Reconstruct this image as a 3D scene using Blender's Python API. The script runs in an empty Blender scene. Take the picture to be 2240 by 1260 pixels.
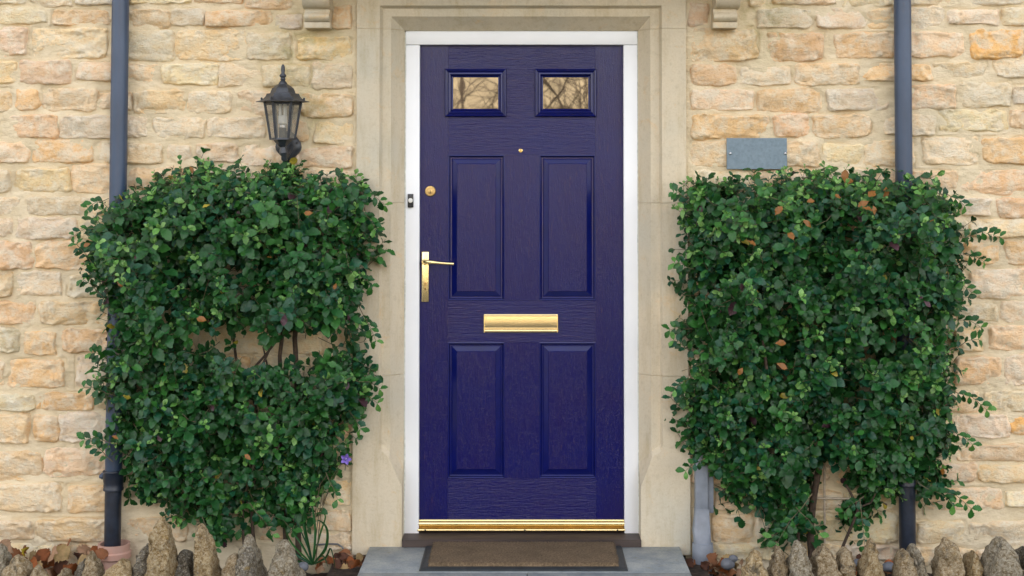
import bpy, bmesh, math, random
import numpy as np
from mathutils import Vector, Matrix, noise as mn

random.seed(11)
rng = np.random.default_rng(11)
R = math.radians
sc = bpy.context.scene
COL = sc.collection

# ------------------------------------------------------------------ camera
CAM = Vector((0.0, -6.0, 1.479))
PITCH = R(1.7)
FPX, OX, OY, PW, PH = 3138.0, 1150.0, 307.0, 2240.0, 1260.0
cam = bpy.data.cameras.new('camera')
cam.sensor_width = 36
cam.lens = 36 * FPX / PW
cam.shift_x = -(OX - PW / 2) / PW
cam.shift_y = -(PH / 2 - OY) / PW
cam.clip_end = 600
camo = bpy.data.objects.new('camera', cam)
camo.location = CAM
camo.rotation_euler = (R(90) + PITCH, 0, 0)
COL.objects.link(camo)
sc.camera = camo

# ------------------------------------------------------------------ light
SUN_EL, SUN_AZ = R(30), R(-14)         # the sun stands behind the house
w = bpy.data.worlds.new('World')
sc.world = w
w.use_nodes = True
nt = w.node_tree
bg = nt.nodes['Background']
sky = nt.nodes.new('ShaderNodeTexSky')
sky.sky_type = 'NISHITA'
sky.sun_disc = False
sky.sun_elevation = SUN_EL
sky.sun_rotation = SUN_AZ
sky.dust_density = 3.0
sky.ozone_density = 0.6
hs = nt.nodes.new('ShaderNodeHueSaturation')
hs.inputs['Saturation'].default_value = 0.42
nt.links.new(sky.outputs[0], hs.inputs['Color'])
tn = nt.nodes.new('ShaderNodeMix'); tn.data_type = 'RGBA'; tn.blend_type = 'MULTIPLY'
tn.inputs[0].default_value = 1.0
tn.inputs[7].default_value = (1.06, 0.965, 0.885, 1)
nt.links.new(hs.outputs[0], tn.inputs[6])
nt.links.new(tn.outputs[2], bg.inputs['Color'])
bg.inputs['Strength'].default_value = 0.15
sun = bpy.data.lights.new('sun', 'SUN')
sun.energy = 3.6
sun.angle = R(0.6)
sun.color = (1.0, 0.91, 0.77)
suno = bpy.data.objects.new('sun', sun)
sd = Vector((math.sin(SUN_AZ) * math.cos(SUN_EL), math.cos(SUN_AZ) * math.cos(SUN_EL), math.sin(SUN_EL)))
suno.rotation_euler = sd.to_track_quat('Z', 'Y').to_euler()
suno.location = (0, 10, 12)
COL.objects.link(suno)
vs = sc.view_settings
sc.display_settings.display_device = 'sRGB'
vs.view_transform = 'Standard'
vs.look = 'None'
vs.gamma = 1
vs.use_curve_mapping = False
vs.exposure = 2.5
sc.cycles.use_denoising = True
sc.cycles.max_bounces = 8
sc.cycles.diffuse_bounces = 4
sc.cycles.glossy_bounces = 4
sc.cycles.transmission_bounces = 6
sc.cycles.caustics_reflective = False
sc.cycles.caustics_refractive = False
sc.cycles.sample_clamp_indirect = 6

# ------------------------------------------------------------------ helpers
CP, SP = math.cos(PITCH), math.sin(PITCH)


def P(px, py, Y):
    """world point on the plane y = Y seen at a photo pixel"""
    u = (px - OX) / FPX
    v = (OY - py) / FPX
    d = Vector((u, CP - v * SP, SP + v * CP))
    return CAM + d * ((Y - CAM.y) / d.y)


def X(px, Y, py=600):
    return P(px, py, Y).x


def Z(py, Y):
    return P(1150, py, Y).z


WLOC = {}


def tagit(o, label=None, cat=None, group=None, kind=None):
    if label: o['label'] = label
    if cat: o['category'] = cat
    if group: o['group'] = group
    if kind: o['kind'] = kind
    return o


def thing(name, loc, label, cat, group=None):
    o = bpy.data.objects.new(name, None)
    o.empty_display_size = 0.05
    o.location = loc
    COL.objects.link(o)
    WLOC[o] = Vector(loc)
    return tagit(o, label, cat, group)


def link(name, me, parent, wloc):
    o = bpy.data.objects.new(name, me)
    COL.objects.link(o)
    WLOC[o] = Vector(wloc)
    if parent is not None:
        o.parent = parent
        o.location = Vector(wloc) - WLOC[parent]
    else:
        o.location = wloc
    return o


class MB:
    def __init__(s):
        s.v = []
        s.f = []

    def add(s, vs_, fs_):
        n = len(s.v)
        s.v += [tuple(a) for a in vs_]
        s.f += [tuple(i + n for i in f) for f in fs_]
        return s

    def box(s, x0, x1, y0, y1, z0, z1, b=0.0, seg=2):
        bm = bmesh.new()
        bmesh.ops.create_cube(bm, size=1)
        for v in bm.verts:
            v.co = Vector(((x0 + x1) / 2 + v.co.x * (x1 - x0), (y0 + y1) / 2 + v.co.y * (y1 - y0), (z0 + z1) / 2 + v.co.z * (z1 - z0)))
        if b > 0:
            bmesh.ops.bevel(bm, geom=bm.edges[:], offset=b, segments=seg, affect='EDGES', profile=0.5)
        bm.verts.index_update()
        s.add([v.co[:] for v in bm.verts], [[v.index for v in f.verts] for f in bm.faces])
        bm.free()
        return s

    def tube(s, pts, rad, n=10, cap=True):
        pts = [Vector(p) for p in pts]
        if not hasattr(rad, '__len__'): rad = [rad] * len(pts)
        vs_, fs_ = [], []
        up = None
        for i, p in enumerate(pts):
            t = (pts[min(i + 1, len(pts) - 1)] - pts[max(i - 1, 0)]).normalized()
            if up is None:
                up = t.orthogonal().normalized()
            up = (up - t * up.dot(t))
            up = up.normalized() if up.length > 1e-6 else t.orthogonal().normalized()
            sd_ = t.cross(up)
            for k in range(n):
                a = 2 * math.pi * k / n
                vs_.append(p + (up * math.cos(a) + sd_ * math.sin(a)) * rad[i])
        for i in range(len(pts) - 1):
            for k in range(n):
                fs_.append((i * n + k, i * n + (k + 1) % n, (i + 1) * n + (k + 1) % n, (i + 1) * n + k))
        if cap:
            fs_.append(tuple(range(n))[::-1])
            fs_.append(tuple((len(pts) - 1) * n + k for k in range(n)))
        return s.add(vs_, fs_)

    def lathe(s, c, prof, n=24, axis='Z', rot=0.0, cap=True):
        """prof: list of (radius, offset along axis)"""
        c = Vector(c)
        vs_, fs_ = [], []
        for r, h in prof:
            for k in range(n):
                a = 2 * math.pi * k / n + rot
                if axis == 'Z':
                    vs_.append(c + Vector((r * math.cos(a), r * math.sin(a), h)))
                else:
                    vs_.append(c + Vector((r * math.cos(a), h, r * math.sin(a))))
        m = len(prof)
        for i in range(m - 1):
            for k in range(n):
                q = (i * n + k, i * n + (k + 1) % n, (i + 1) * n + (k + 1) % n, (i + 1) * n + k)
                fs_.append(q if axis == 'Z' else q[::-1])
        if cap:
            a, b = tuple(range(n))[::-1], tuple((m - 1) * n + k for k in range(n))
            if axis != 'Z': a, b = a[::-1], b[::-1]
            fs_ += [a, b]
        return s.add(vs_, fs_)

    def extrude_x(s, prof, x0, x1):
        """prof: closed list of (y, z)"""
        n = len(prof)
        vs_ = [(x0, y, z) for y, z in prof] + [(x1, y, z) for y, z in prof]
        fs_ = [(i, (i + 1) % n, n + (i + 1) % n, n + i) for i in range(n)]
        fs_ += [tuple(range(n))[::-1], tuple(range(n, 2 * n))]
        return s.add(vs_, fs_)

    def build(s, name, mat, parent=None, origin=None, smooth=None, kind=None):
        arr = np.array(s.v, dtype=float)
        if origin is None:
            origin = ((arr[:, 0].min() + arr[:, 0].max()) / 2, (arr[:, 1].min() + arr[:, 1].max()) / 2, arr[:, 2].min())
        o0 = Vector(origin)
        me = bpy.data.meshes.new(name)
        me.from_pydata([(a[0] - o0.x, a[1] - o0.y, a[2] - o0.z) for a in s.v], [], s.f)
        bm = bmesh.new(); bm.from_mesh(me)
        bmesh.ops.recalc_face_normals(bm, faces=bm.faces)
        bm.to_mesh(me); bm.free()
        me.materials.append(mat)
        if smooth is not None:
            me.shade_smooth()
            if smooth < 179:
                me.set_sharp_from_angle(angle=R(smooth))
        o = link(name, me, parent, o0)
        if kind: o['kind'] = kind
        return o


# ------------------------------------------------------------------ materials
def nodes(name):
    m = bpy.data.materials.new(name)
    m.use_nodes = True
    t = m.node_tree
    return m, t, t.nodes['Principled BSDF']


def N(t, typ, **kw):
    n = t.nodes.new(typ)
    for k, v in kw.items():
        if isinstance(k, str) and k.startswith('i_'):
            n.inputs[k[2:].replace('_', ' ')].default_value = v
        else:
            setattr(n, k, v)
    return n


def pos(t, scale=(1, 1, 1)):
    g = N(t, 'ShaderNodeNewGeometry')
    m = N(t, 'ShaderNodeMapping')
    m.inputs['Scale'].default_value = scale
    t.links.new(g.outputs['Position'], m.inputs['Vector'])
    return m.outputs[0]


def noise(t, vec, scale, detail=4, rough=0.55, dist=0.0):
    n = N(t, 'ShaderNodeTexNoise')
    n.inputs['Scale'].default_value = scale
    n.inputs['Detail'].default_value = detail
    n.inputs['Roughness'].default_value = rough
    n.inputs['Distortion'].default_value = dist
    t.links.new(vec, n.inputs['Vector'])
    return n.outputs[0]


def ramp(t, val, a, b, ca=(0, 0, 0, 1), cb=(1, 1, 1, 1)):
    r = N(t, 'ShaderNodeValToRGB')
    r.color_ramp.elements[0].position = a
    r.color_ramp.elements[1].position = b
    r.color_ramp.elements[0].color = ca
    r.color_ramp.elements[1].color = cb
    t.links.new(val, r.inputs[0])
    return r.outputs[0]


def mix(t, fac, a, b, mode='MIX'):
    m = N(t, 'ShaderNodeMix'); m.data_type = 'RGBA'; m.blend_type = mode
    for sock, v in ((m.inputs[0], fac), (m.inputs[6], a), (m.inputs[7], b)):
        if hasattr(v, 'node') or isinstance(v, bpy.types.NodeSocket):
            t.links.new(v, sock)
        elif isinstance(v, (int, float)):
            sock.default_value = v
        else:
            sock.default_value = tuple(v) + ((1,) if len(v) == 3 else ())
    return m.outputs[2]


def bump(t, b, hts, normal=None):
    """hts: list of (socket, strength, distance)"""
    prev = None
    for h, s_, d in hts:
        bn = N(t, 'ShaderNodeBump')
        bn.inputs['Strength'].default_value = s_
        bn.inputs['Distance'].default_value = d
        t.links.new(h, bn.inputs['Height'])
        if prev is not None: t.links.new(prev, bn.inputs['Normal'])
        prev = bn.outputs[0]
    t.links.new(prev, b.inputs['Normal'])


def simple(name, col, rough=0.5, metal=0.0, var=0.15, vscale=12, bumps=0.1, bscale=80, bd=0.002, stretch=(1, 1, 1), spec=0.5, col2=None):
    m, t, b = nodes(name)
    p = pos(t, stretch)
    n1 = noise(t, p, vscale, 5)
    c2 = col2 or tuple(c * (1 - 2 * var) for c in col)
    c1 = tuple(min(1, c * (1 + var)) for c in col)
    t.links.new(mix(t, ramp(t, n1, 0.3, 0.7), c1, c2), b.inputs['Base Color'])
    b.inputs['Roughness'].default_value = rough
    b.inputs['Metallic'].default_value = metal
    b.inputs['Specular IOR Level'].default_value = spec
    if bumps > 0:
        bump(t, b, [(noise(t, p, bscale, 4), bumps, bd)])
    return m


# wall stone: colour from the object, bedding streaks, pale crusts, pitted face
def stain(t, p, c):
    tot = None
    for (cx, cy, cz, rad) in ((-0.92, -0.1, 2.02, 0.26), (0.98, -0.1, 2.15, 0.24), (-0.86, -0.1, 1.75, 0.14)):
        d = N(t, 'ShaderNodeVectorMath', operation='DISTANCE')
        t.links.new(p, d.inputs[0])
        d.inputs[1].default_value = (cx, cy, cz)
        f = ramp(t, d.outputs['Value'], rad * .25, rad, (1, 1, 1, 1), (0, 0, 0, 1))
        if tot is None: tot = f
        else: tot = mix(t, 1.0, tot, f, 'ADD')
    f = mix(t, 1.0, tot, ramp(t, noise(t, p, 14, 5, 0.65), 0.36, 0.62), 'MULTIPLY')
    f = mix(t, 1.0, f, (0.75, 0.75, 0.75), 'MULTIPLY')
    bw = N(t, 'ShaderNodeRGBToBW')
    t.links.new(f, bw.inputs[0])
    return mix(t, bw.outputs[0], c, mix(t, 1.0, c, (0.60, 0.60, 0.42), 'MULTIPLY'))


def wall_stone_mat(name, use_obj=True, base=(0.5, 0.4, 0.26)):
    m, t, b = nodes(name)
    if use_obj:
        oi = N(t, 'ShaderNodeObjectInfo'); base = oi.outputs['Color']
    p = pos(t)
    ps = pos(t, (1, 1, 1.9))
    c = mix(t, ramp(t, noise(t, ps, 13, 5, 0.6, 0.6), 0.38, 0.66), base, mix(t, 1.0, base, (1.0, 0.90, 0.76), 'MULTIPLY'))
    c = mix(t, ramp(t, noise(t, p, 21, 5, 0.62), 0.45, 0.62), c, mix(t, 0.6, c, (0.86, 0.79, 0.64)))
    c = mix(t, ramp(t, noise(t, ps, 80, 4, 0.75), 0.52, 0.68), c, mix(t, 1.0, c, (0.90, 0.79, 0.63), 'MULTIPLY'))
    c = mix(t, ramp(t, noise(t, p, 3.3, 3), 0.60, 0.80), c, mix(t, 0.3, c, (0.42, 0.41, 0.30)))
    c = stain(t, p, c)
    t.links.new(c, b.inputs['Base Color'])
    b.inputs['Roughness'].default_value = 0.92
    b.inputs['Specular IOR Level'].default_value = 0.2
    bump(t, b, [(noise(t, ps, 48, 6, 0.72, 0.2), 0.8, 0.014), (noise(t, p, 120, 3, 0.75), 0.8, 0.006)])
    return m


M_STONE = wall_stone_mat('rough_limestone')


def mortar_mat():
    m, t, b = nodes('lime_mortar')
    p = pos(t)
    ps = pos(t, (1, 1, 2.5))
    c = mix(t, ramp(t, noise(t, p, 7, 5), 0.3, 0.7), (0.70, 0.585, 0.39), (0.79, 0.68, 0.49))
    c = mix(t, ramp(t, noise(t, ps, 70, 4, 0.7), 0.55, 0.75), c, mix(t, 1.0, c, (0.88, 0.83, 0.74), 'MULTIPLY'))
    c = mix(t, ramp(t, noise(t, p, 3.3, 3), 0.60, 0.80), c, mix(t, 0.3, c, (0.40, 0.37, 0.24)))
    c = stain(t, p, c)
    t.links.new(c, b.inputs['Base Color'])
    b.inputs['Roughness'].default_value = 0.95
    b.inputs['Specular IOR Level'].default_value = 0.15
    bump(t, b, [(noise(t, ps, 30, 6, 0.75), 0.7, 0.013), (noise(t, p, 130, 3, 0.7), 0.6, 0.004)])
    return m


M_MORTAR = mortar_mat()


def ashlar_mat():
    m, t, b = nodes('smooth_ashlar')
    p = pos(t)
    pv = pos(t, (1, 1, 0.35))
    c = mix(t, ramp(t, noise(t, pv, 4.0, 5), 0.3, 0.7), (0.66, 0.57, 0.42), (0.57, 0.505, 0.385))
    c = mix(t, ramp(t, noise(t, p, 2.1, 3), 0.5, 0.75), c, (0.50, 0.48, 0.40))
    c = mix(t, ramp(t, noise(t, pos(t, (1, 1, 0.16)), 19, 5, 0.7), 0.50, 0.74), c, mix(t, 1.0, c, (0.84, 0.80, 0.70), 'MULTIPLY'))
    c = mix(t, ramp(t, noise(t, p, 9, 5, 0.7, 0.8), 0.58, 0.72), c, mix(t, 1.0, c, (1.05, 0.92, 0.76), 'MULTIPLY'))
    c = mix(t, ramp(t, noise(t, p, 130, 4, 0.85), 0.5, 0.75), c, mix(t, 1.0, c, (0.86, 0.82, 0.74), 'MULTIPLY'))
    c = mix(t, ramp(t, noise(t, p, 33, 5, 0.7), 0.54, 0.70), c, mix(t, 0.4, c, (0.40, 0.34, 0.23)))
    t.links.new(c, b.inputs['Base Color'])
    b.inputs['Roughness'].default_value = 0.85
    b.inputs['Specular IOR Level'].default_value = 0.25
    bump(t, b, [(noise(t, p, 60, 5, 0.7), 0.35, 0.004), (noise(t, p, 400, 3, 0.7), 0.25, 0.001)])
    return m


M_ASHLAR = ashlar_mat()


def door_paint(name, stretch, gscale, base=(0.0022, 0.0042, 0.086)):
    m, t, b = nodes(name)
    p = pos(t)
    pg = pos(t, stretch)
    grain = noise(t, pg, gscale, 5, 0.72, 1.2)
    blis = noise(t, p, 42, 5, 0.72, 2.2)
    fine = noise(t, p, 380, 3, 0.7)
    # chalky worn ridges of the paint, mostly where the grain stands proud
    big = noise(t, p, 4.5, 4, 0.6)
    c = mix(t, ramp(t, big, 0.35, 0.7), base, (0.0075, 0.0044, 0.074))
    worn = N(t, 'ShaderNodeMath', operation='MULTIPLY')
    t.links.new(ramp(t, grain, 0.58, 0.74), worn.inputs[0])
    t.links.new(ramp(t, noise(t, p, 7, 4, 0.65), 0.42, 0.62), worn.inputs[1])
    c = mix(t, worn.outputs[0], c, (0.060, 0.030, 0.062))
    t.links.new(c, b.inputs['Base Color'])
    rr = N(t, 'ShaderNodeMapRange')
    rr.inputs['To Min'].default_value = 0.12
    rr.inputs['To Max'].default_value = 0.22
    t.links.new(noise(t, p, 9, 4), rr.inputs[0])
    t.links.new(rr.outputs[0], b.inputs['Roughness'])
    b.inputs['IOR'].default_value = 1.5
    b.inputs['Specular IOR Level'].default_value = 0.36
    bump(t, b, [(grain, 0.6, 0.0032), (ramp(t, blis, 0.50, 0.62), 0.14, 0.0018)])
    return m


M_DOOR_V = door_paint('blue_paint_upright_grain', (1, 1, 0.09), 115)
M_DOOR_H = door_paint('blue_paint_level_grain', (0.09, 1, 1), 115)
M_DOOR_S = simple('blue_paint_mouldings', (0.0024, 0.0056, 0.094), 0.15, var=0.1, bumps=0.15, bscale=160, bd=0.0008)
M_WHITE = simple('white_frame_paint', (0.83, 0.85, 0.875), 0.35, var=0.02, vscale=5, bumps=0.06, bscale=30, bd=0.001)
M_SEAL = simple('old_sealant', (0.62, 0.63, 0.58), 0.6, var=0.12, vscale=60, bumps=0.4, bscale=160)
M_BRASS = simple('polished_brass', (0.93, 0.76, 0.40), 0.24, 1.0, var=0.04, vscale=20, bumps=0.04, bscale=60, bd=0.0006)
M_BRASS_D = simple('dulled_brass', (0.50, 0.35, 0.15), 0.38, 1.0, var=0.15, vscale=160, bumps=0.1)
M_BLACK = simple('black_plastic', (0.018, 0.018, 0.02), 0.4, var=0.1)
M_HOLE = simple('dark_hole', (0.006, 0.005, 0.004), 0.8, var=0.1)
M_BUTTON = simple('white_button', (0.78, 0.78, 0.74), 0.3, var=0.03)
M_STEEL = simple('steel_screw', (0.62, 0.63, 0.66), 0.25, 1.0, var=0.05)
M_SLATE = simple('slate_plaque', (0.165, 0.225, 0.27), 0.55, var=0.10, vscale=90, bumps=0.35, bscale=220, bd=0.0012, col2=(0.13, 0.185, 0.225))
M_LANTERN = simple('weathered_black_iron', (0.026, 0.032, 0.043), 0.42, var=0.3, vscale=60, bumps=0.4, bscale=220, bd=0.0012, spec=0.6)
M_PIPE = simple('blue_grey_pipe_enamel', (0.040, 0.068, 0.125), 0.32, var=0.14, vscale=7, bumps=0.12, bscale=35, bd=0.001, stretch=(1, 1, 0.5))
M_PIPE_D = simple('dark_navy_lower_pipe', (0.013, 0.020, 0.036), 0.4, var=0.25, vscale=30, bumps=0.2, bscale=60)  # darker navy colour for each downpipe's collar and the length below it
M_PVC = simple('grey_pvc', (0.24, 0.27, 0.32), 0.42, var=0.12, vscale=16, bumps=0.12, bscale=60)
M_TERRA = simple('terracotta', (0.48, 0.26, 0.19), 0.85, var=0.12, vscale=22, bumps=0.3, bscale=140, col2=(0.50, 0.33, 0.27))
M_SILL = simple('dark_timber', (0.060, 0.042, 0.036), 0.55, var=0.25, vscale=28, bumps=0.3, bscale=80, stretch=(0.15, 1, 1))
M_RUBBER = simple('black_rubber', (0.022, 0.028, 0.033), 0.5, var=0.2, vscale=50, bumps=0.2)
M_SOIL = simple('dark_soil', (0.045, 0.030, 0.020), 0.95, var=0.4, vscale=30, bumps=0.9, bscale=60, bd=0.012)
M_COBBLE = simple('grey_cobble', (0.135, 0.145, 0.165), 0.7, var=0.15, vscale=40, bumps=0.3, bscale=200)
M_BARK = simple('shrub_bark', (0.075, 0.050, 0.034), 0.9, var=0.3, vscale=70, bumps=0.7, bscale=120, bd=0.004)
M_TWIG = simple('green_brown_twig', (0.13, 0.105, 0.055), 0.7, var=0.3, vscale=40, bumps=0)
M_TRELLIS = simple('painted_wire_trellis', (0.52, 0.43, 0.32), 0.6, var=0.12, vscale=50, bumps=0.1)
M_CABLE = simple('grey_cable', (0.12, 0.13, 0.14), 0.5, var=0.1)


def slab_mat():
    m, t, b = nodes('blue_grey_flagstone')
    p = pos(t)
    c = mix(t, ramp(t, noise(t, p, 9, 6, 0.7), 0.36, 0.64), (0.19, 0.225, 0.25), (0.34, 0.36, 0.35))
    c = mix(t, ramp(t, noise(t, p, 120, 4, 0.7), 0.5, 0.75), c, (0.15, 0.165, 0.165))
    c = mix(t, ramp(t, noise(t, p, 26, 5, 0.6), 0.58, 0.72), c, mix(t, 0.6, c, (0.20, 0.19, 0.12)))
    t.links.new(c, b.inputs['Base Color'])
    b.inputs['Roughness'].default_value = 0.6
    bump(t, b, [(noise(t, pos(t, (0.5, 1.6, 1)), 40, 5, 0.6), 0.4, 0.006), (noise(t, p, 220, 3), 0.3, 0.0015)])
    return m


M_SLAB = slab_mat()


def coping_mat():
    m, t, b = nodes('lichened_coping_stone')
    oi = N(t, 'ShaderNodeObjectInfo')
    p = pos(t)
    c = mix(t, ramp(t, noise(t, p, 60, 6, 0.8), 0.40, 0.62), mix(t, 1.0, oi.outputs['Color'], (0.50, 0.42, 0.30), 'MULTIPLY'), oi.outputs['Color'])
    c = mix(t, ramp(t, noise(t, p, 150, 4, 0.75), 0.52, 0.66), c, (0.56, 0.50, 0.38))
    c = mix(t, ramp(t, noise(t, p, 16, 5, 0.7, 0.5), 0.56, 0.66), c, mix(t, 0.75, c, (0.06, 0.06, 0.055)))
    c = mix(t, ramp(t, noise(t, p, 22, 4, 0.6, 1.0), 0.62, 0.70), c, mix(t, 0.6, c, (0.36, 0.24, 0.07)))
    vo = N(t, 'ShaderNodeTexVoronoi')
    vo.inputs['Scale'].default_value = 190
    t.links.new(p, vo.inputs['Vector'])
    c = mix(t, ramp(t, noise(t, p, 75, 5, 0.8), 0.38, 0.50), mix(t, 1.0, c, (0.58, 0.52, 0.43), 'MULTIPLY'), c)
    t.links.new(c, b.inputs['Base Color'])
    b.inputs['Roughness'].default_value = 0.95
    b.inputs['Specular IOR Level'].default_value = 0.15
    bump(t, b, [(noise(t, p, 55, 6, 0.8), 1.0, 0.02), (vo.outputs['Distance'], 0.5, 0.004)])
    return m


M_COPING = coping_mat()


def leaf_mat(name='glossy_leaf', gloss=0.36, trans=0.14):
    m, t, b = nodes(name)
    at = N(t, 'ShaderNodeAttribute', attribute_name='tint')
    p = pos(t)
    c = mix(t, ramp(t, noise(t, p, 60, 3), 0.35, 0.7), at.outputs['Color'], mix(t, 1.0, at.outputs['Color'], (0.70, 0.76, 0.72), 'MULTIPLY'))
    t.links.new(c, b.inputs['Base Color'])
    b.inputs['Roughness'].default_value = gloss
    b.inputs['Specular IOR Level'].default_value = 0.36
    bump(t, b, [(noise(t, p, 130, 3, 0.6), 0.5, 0.003)])
    tr = N(t, 'ShaderNodeBsdfTranslucent')
    t.links.new(mix(t, 1.0, c, (1.2, 1.5, 0.6), 'MULTIPLY'), tr.inputs['Color'])
    ms = N(t, 'ShaderNodeMixShader')
    ms.inputs[0].default_value = trans
    t.links.new(b.outputs[0], ms.inputs[1])
    t.links.new(tr.outputs[0], ms.inputs[2])
    t.links.new(ms.outputs[0], t.nodes['Material Output'].inputs[0])
    return m


M_LEAF = leaf_mat()
M_DEAD = leaf_mat('dry_leaf', 0.75, 0.1)


def glass_mat(name, ior, tint, clear):
    """clear: share of see-through"""
    m, t, b = nodes(name)
    b.inputs['Base Color'].default_value = tint + (1,)
    b.inputs['Roughness'].default_value = 0.02
    b.inputs['IOR'].default_value = ior
    if clear > 0:
        tr = N(t, 'ShaderNodeBsdfTransparent')
        ms = N(t, 'ShaderNodeMixShader')
        ms.inputs[0].default_value = clear
        t.links.new(b.outputs[0], ms.inputs[1])
        t.links.new(tr.outputs[0], ms.inputs[2])
        t.links.new(ms.outputs[0], t.nodes['Material Output'].inputs[0])
    return m


M_PANE = glass_mat('door_double_glazing', 2.3, (0.006, 0.007, 0.006), 0)
M_LGLASS = glass_mat('dusty_lantern_glass', 1.5, (0.30, 0.29, 0.25), 0.62)
M_BULB = simple('bulb_white_glass', (0.78, 0.77, 0.70), 0.25, var=0.02, bumps=0)


def coir_mat():
    m, t, b = nodes('brown_coir')
    p = pos(t)
    c = mix(t, ramp(t, noise(t, p, 120, 5, 0.85), 0.36, 0.62), (0.085, 0.055, 0.032), (0.33, 0.235, 0.14))
    c = mix(t, ramp(t, noise(t, p, 11, 4), 0.4, 0.7), c, mix(t, 1.0, c, (0.75, 0.75, 0.72), 'MULTIPLY'))
    t.links.new(c, b.inputs['Base Color'])
    b.inputs['Roughness'].default_value = 1.0
    bump(t, b, [(noise(t, p, 140, 5, 0.8), 1.0, 0.012)])
    return m


M_COIR = coir_mat()

# ------------------------------------------------------------------ planes of the facade
YW = -0.098       # mortar face
YS = -0.120       # face of the smooth door surround
YD = 0.0          # door leaf
YF = -0.030       # white frame
ZG = -0.11        # flower bed
ZR = -0.50        # road / path level

# ------------------------------------------------------------------ ground
g = MB().add([(-60, -90, ZR), (60, -90, ZR), (60, 60, ZR), (-60, 60, ZR)], [(0, 1, 2, 3)]).build(
    'ground', simple('grass_and_earth', (0.07, 0.085, 0.035), 0.95, var=0.3, vscale=4, bumps=0.6, bscale=40), None)
g['kind'] = 'structure'
g = MB().add([(-60, -17, ZR + .012), (60, -17, ZR + .012), (60, -10.5, ZR + .012), (-60, -10.5, ZR + .012)], [(0, 1, 2, 3)]).build(
    'road', simple('asphalt', (0.055, 0.055, 0.055), 0.9, var=0.2, vscale=3, bumps=0.5, bscale=90), None)
g['kind'] = 'structure'
g = MB().add([(-60, -10.4, ZR + .016), (60, -10.4, ZR + .016), (60, -1.0, ZR + .016), (-60, -1.0, ZR + .016)], [(0, 1, 2, 3)]).build(
    'pavement', simple('pale_gravel', (0.085, 0.08, 0.072), 0.95, var=0.25, vscale=40, bumps=0.8, bscale=150, bd=0.01), None)
g['kind'] = 'structure'


def bed(name, x0, x1):
    nx, ny = int((x1 - x0) / 0.03), 22
    vs_, fs_ = [], []
    for j in range(ny + 1):
        for i in range(nx + 1):
            x = x0 + (x1 - x0) * i / nx
            y = -0.86 + 0.80 * j / ny
            vs_.append((x, y, ZG + 0.018 * mn.noise((x * 14, y * 14, 1)) + 0.012 * mn.noise((x * 45, y * 45, 3))))
    for j in range(ny):
        for i in range(nx):
            a = j * (nx + 1) + i
            fs_.append((a, a + 1, a + nx + 2, a + nx + 1))
    o = MB().add(vs_, fs_).build(name, M_SOIL, None, smooth=180)
    o['kind'] = 'structure'
    n0 = len(vs_)
    # bed body down to the ground
    o2 = MB().box(x0, x1, -0.86, -0.06, ZR, ZG - 0.05).build(name + '_body', M_SOIL, None)
    o2['kind'] = 'structure'


bed('flower_bed', -3.4, -0.78)
bed('flower_bed', 0.72, 3.4)
o = MB().box(-0.777, 0.717, -0.95, -0.06, ZR, -0.052).build('step_base', M_SOIL, None)
o['kind'] = 'structure'

# ------------------------------------------------------------------ wall stones (traced from the photograph)
TONE = {'c': (0.90, 0.77, 0.55), 'p': (0.90, 0.71, 0.475), 'o': (0.89, 0.65, 0.39), 'O': (0.88, 0.54, 0.24), 'g': (0.80, 0.71, 0.54)}


def zz(s_, ox, oy, k):
    out = []
    for tok in s_.split(';'):
        a = tok.strip().split(',')
        if len(a) < 5: continue
        x0, y0, x1, y1 = [float(q) for q in a[:4]]
        out.append((ox + x0 / k, oy + y0 / k, ox + x1 / k, oy + y1 / k, a[4].strip()))
    return out


S = []
S += zz("""-300,-60,150,18,c;180,-60,440,34,c;460,-60,770,25,g;800,-60,1160,18,c;1190,-60,1480,10,o;1500,-80,1790,50,p;
0,50,270,140,c;-250,55,-30,145,p;320,65,690,152,o;760,60,1035,165,p;1040,55,1250,150,g;1258,65,1665,158,o;1690,95,1840,170,g;2040,40,2145,175,o;
0,168,160,335,p;-300,180,-30,330,c;200,175,650,350,c;690,185,1055,365,g;1080,183,1500,365,p;1515,200,1770,358,g;1825,225,2145,360,p;
-40,378,90,500,p;-330,380,-70,500,c;122,372,425,508,p;470,385,690,490,p;760,395,965,500,p;987,390,1330,512,c;1342,395,1590,520,c;1610,405,1890,528,c;1915,385,2150,540,c;
-240,550,55,680,p;92,555,235,665,o;262,545,590,672,p;605,570,800,665,p;822,555,1125,692,p;1152,560,1410,690,c;1445,560,1820,695,p;1852,575,2150,715,p;
-280,710,-30,830,c;5,705,345,838,o;370,710,895,842,g;940,722,1250,850,c;1270,720,1615,840,c;1660,740,1890,860,p;1930,752,2150,875,c;
-260,870,170,995,p;205,862,560,990,o;585,870,690,990,c;785,880,985,1000,p;1030,890,1160,990,c;1200,880,1450,990,p;1472,893,1780,1010,c;1820,905,2155,1020,p;
-200,1035,50,1180,c;90,1035,425,1170,p;440,1012,690,1180,p;780,1030,1120,1150,p;1160,1035,1480,1160,c;1520,1040,1850,1165,p;1880,1050,2150,1170,c""", 0, 0, 2.8)
L2 = """-200,85,108,180,c;150,82,510,178,g;525,90,700,176,c;
-240,205,60,305,c;95,200,430,312,c;452,210,700,320,c;
-230,340,182,488,o;205,335,480,490,o;505,345,760,485,c;
-220,510,66,645,p;90,508,340,638,c;390,530,660,648,g;
-200,680,190,805,o;225,680,620,802,p;
-230,830,102,965,g;135,850,312,975,o;355,840,650,960,o;
-250,1010,18,1165,p;45,1010,365,1165,o;435,985,660,1165,g"""
S += zz(L2, 0, 400, 2.605)
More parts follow.
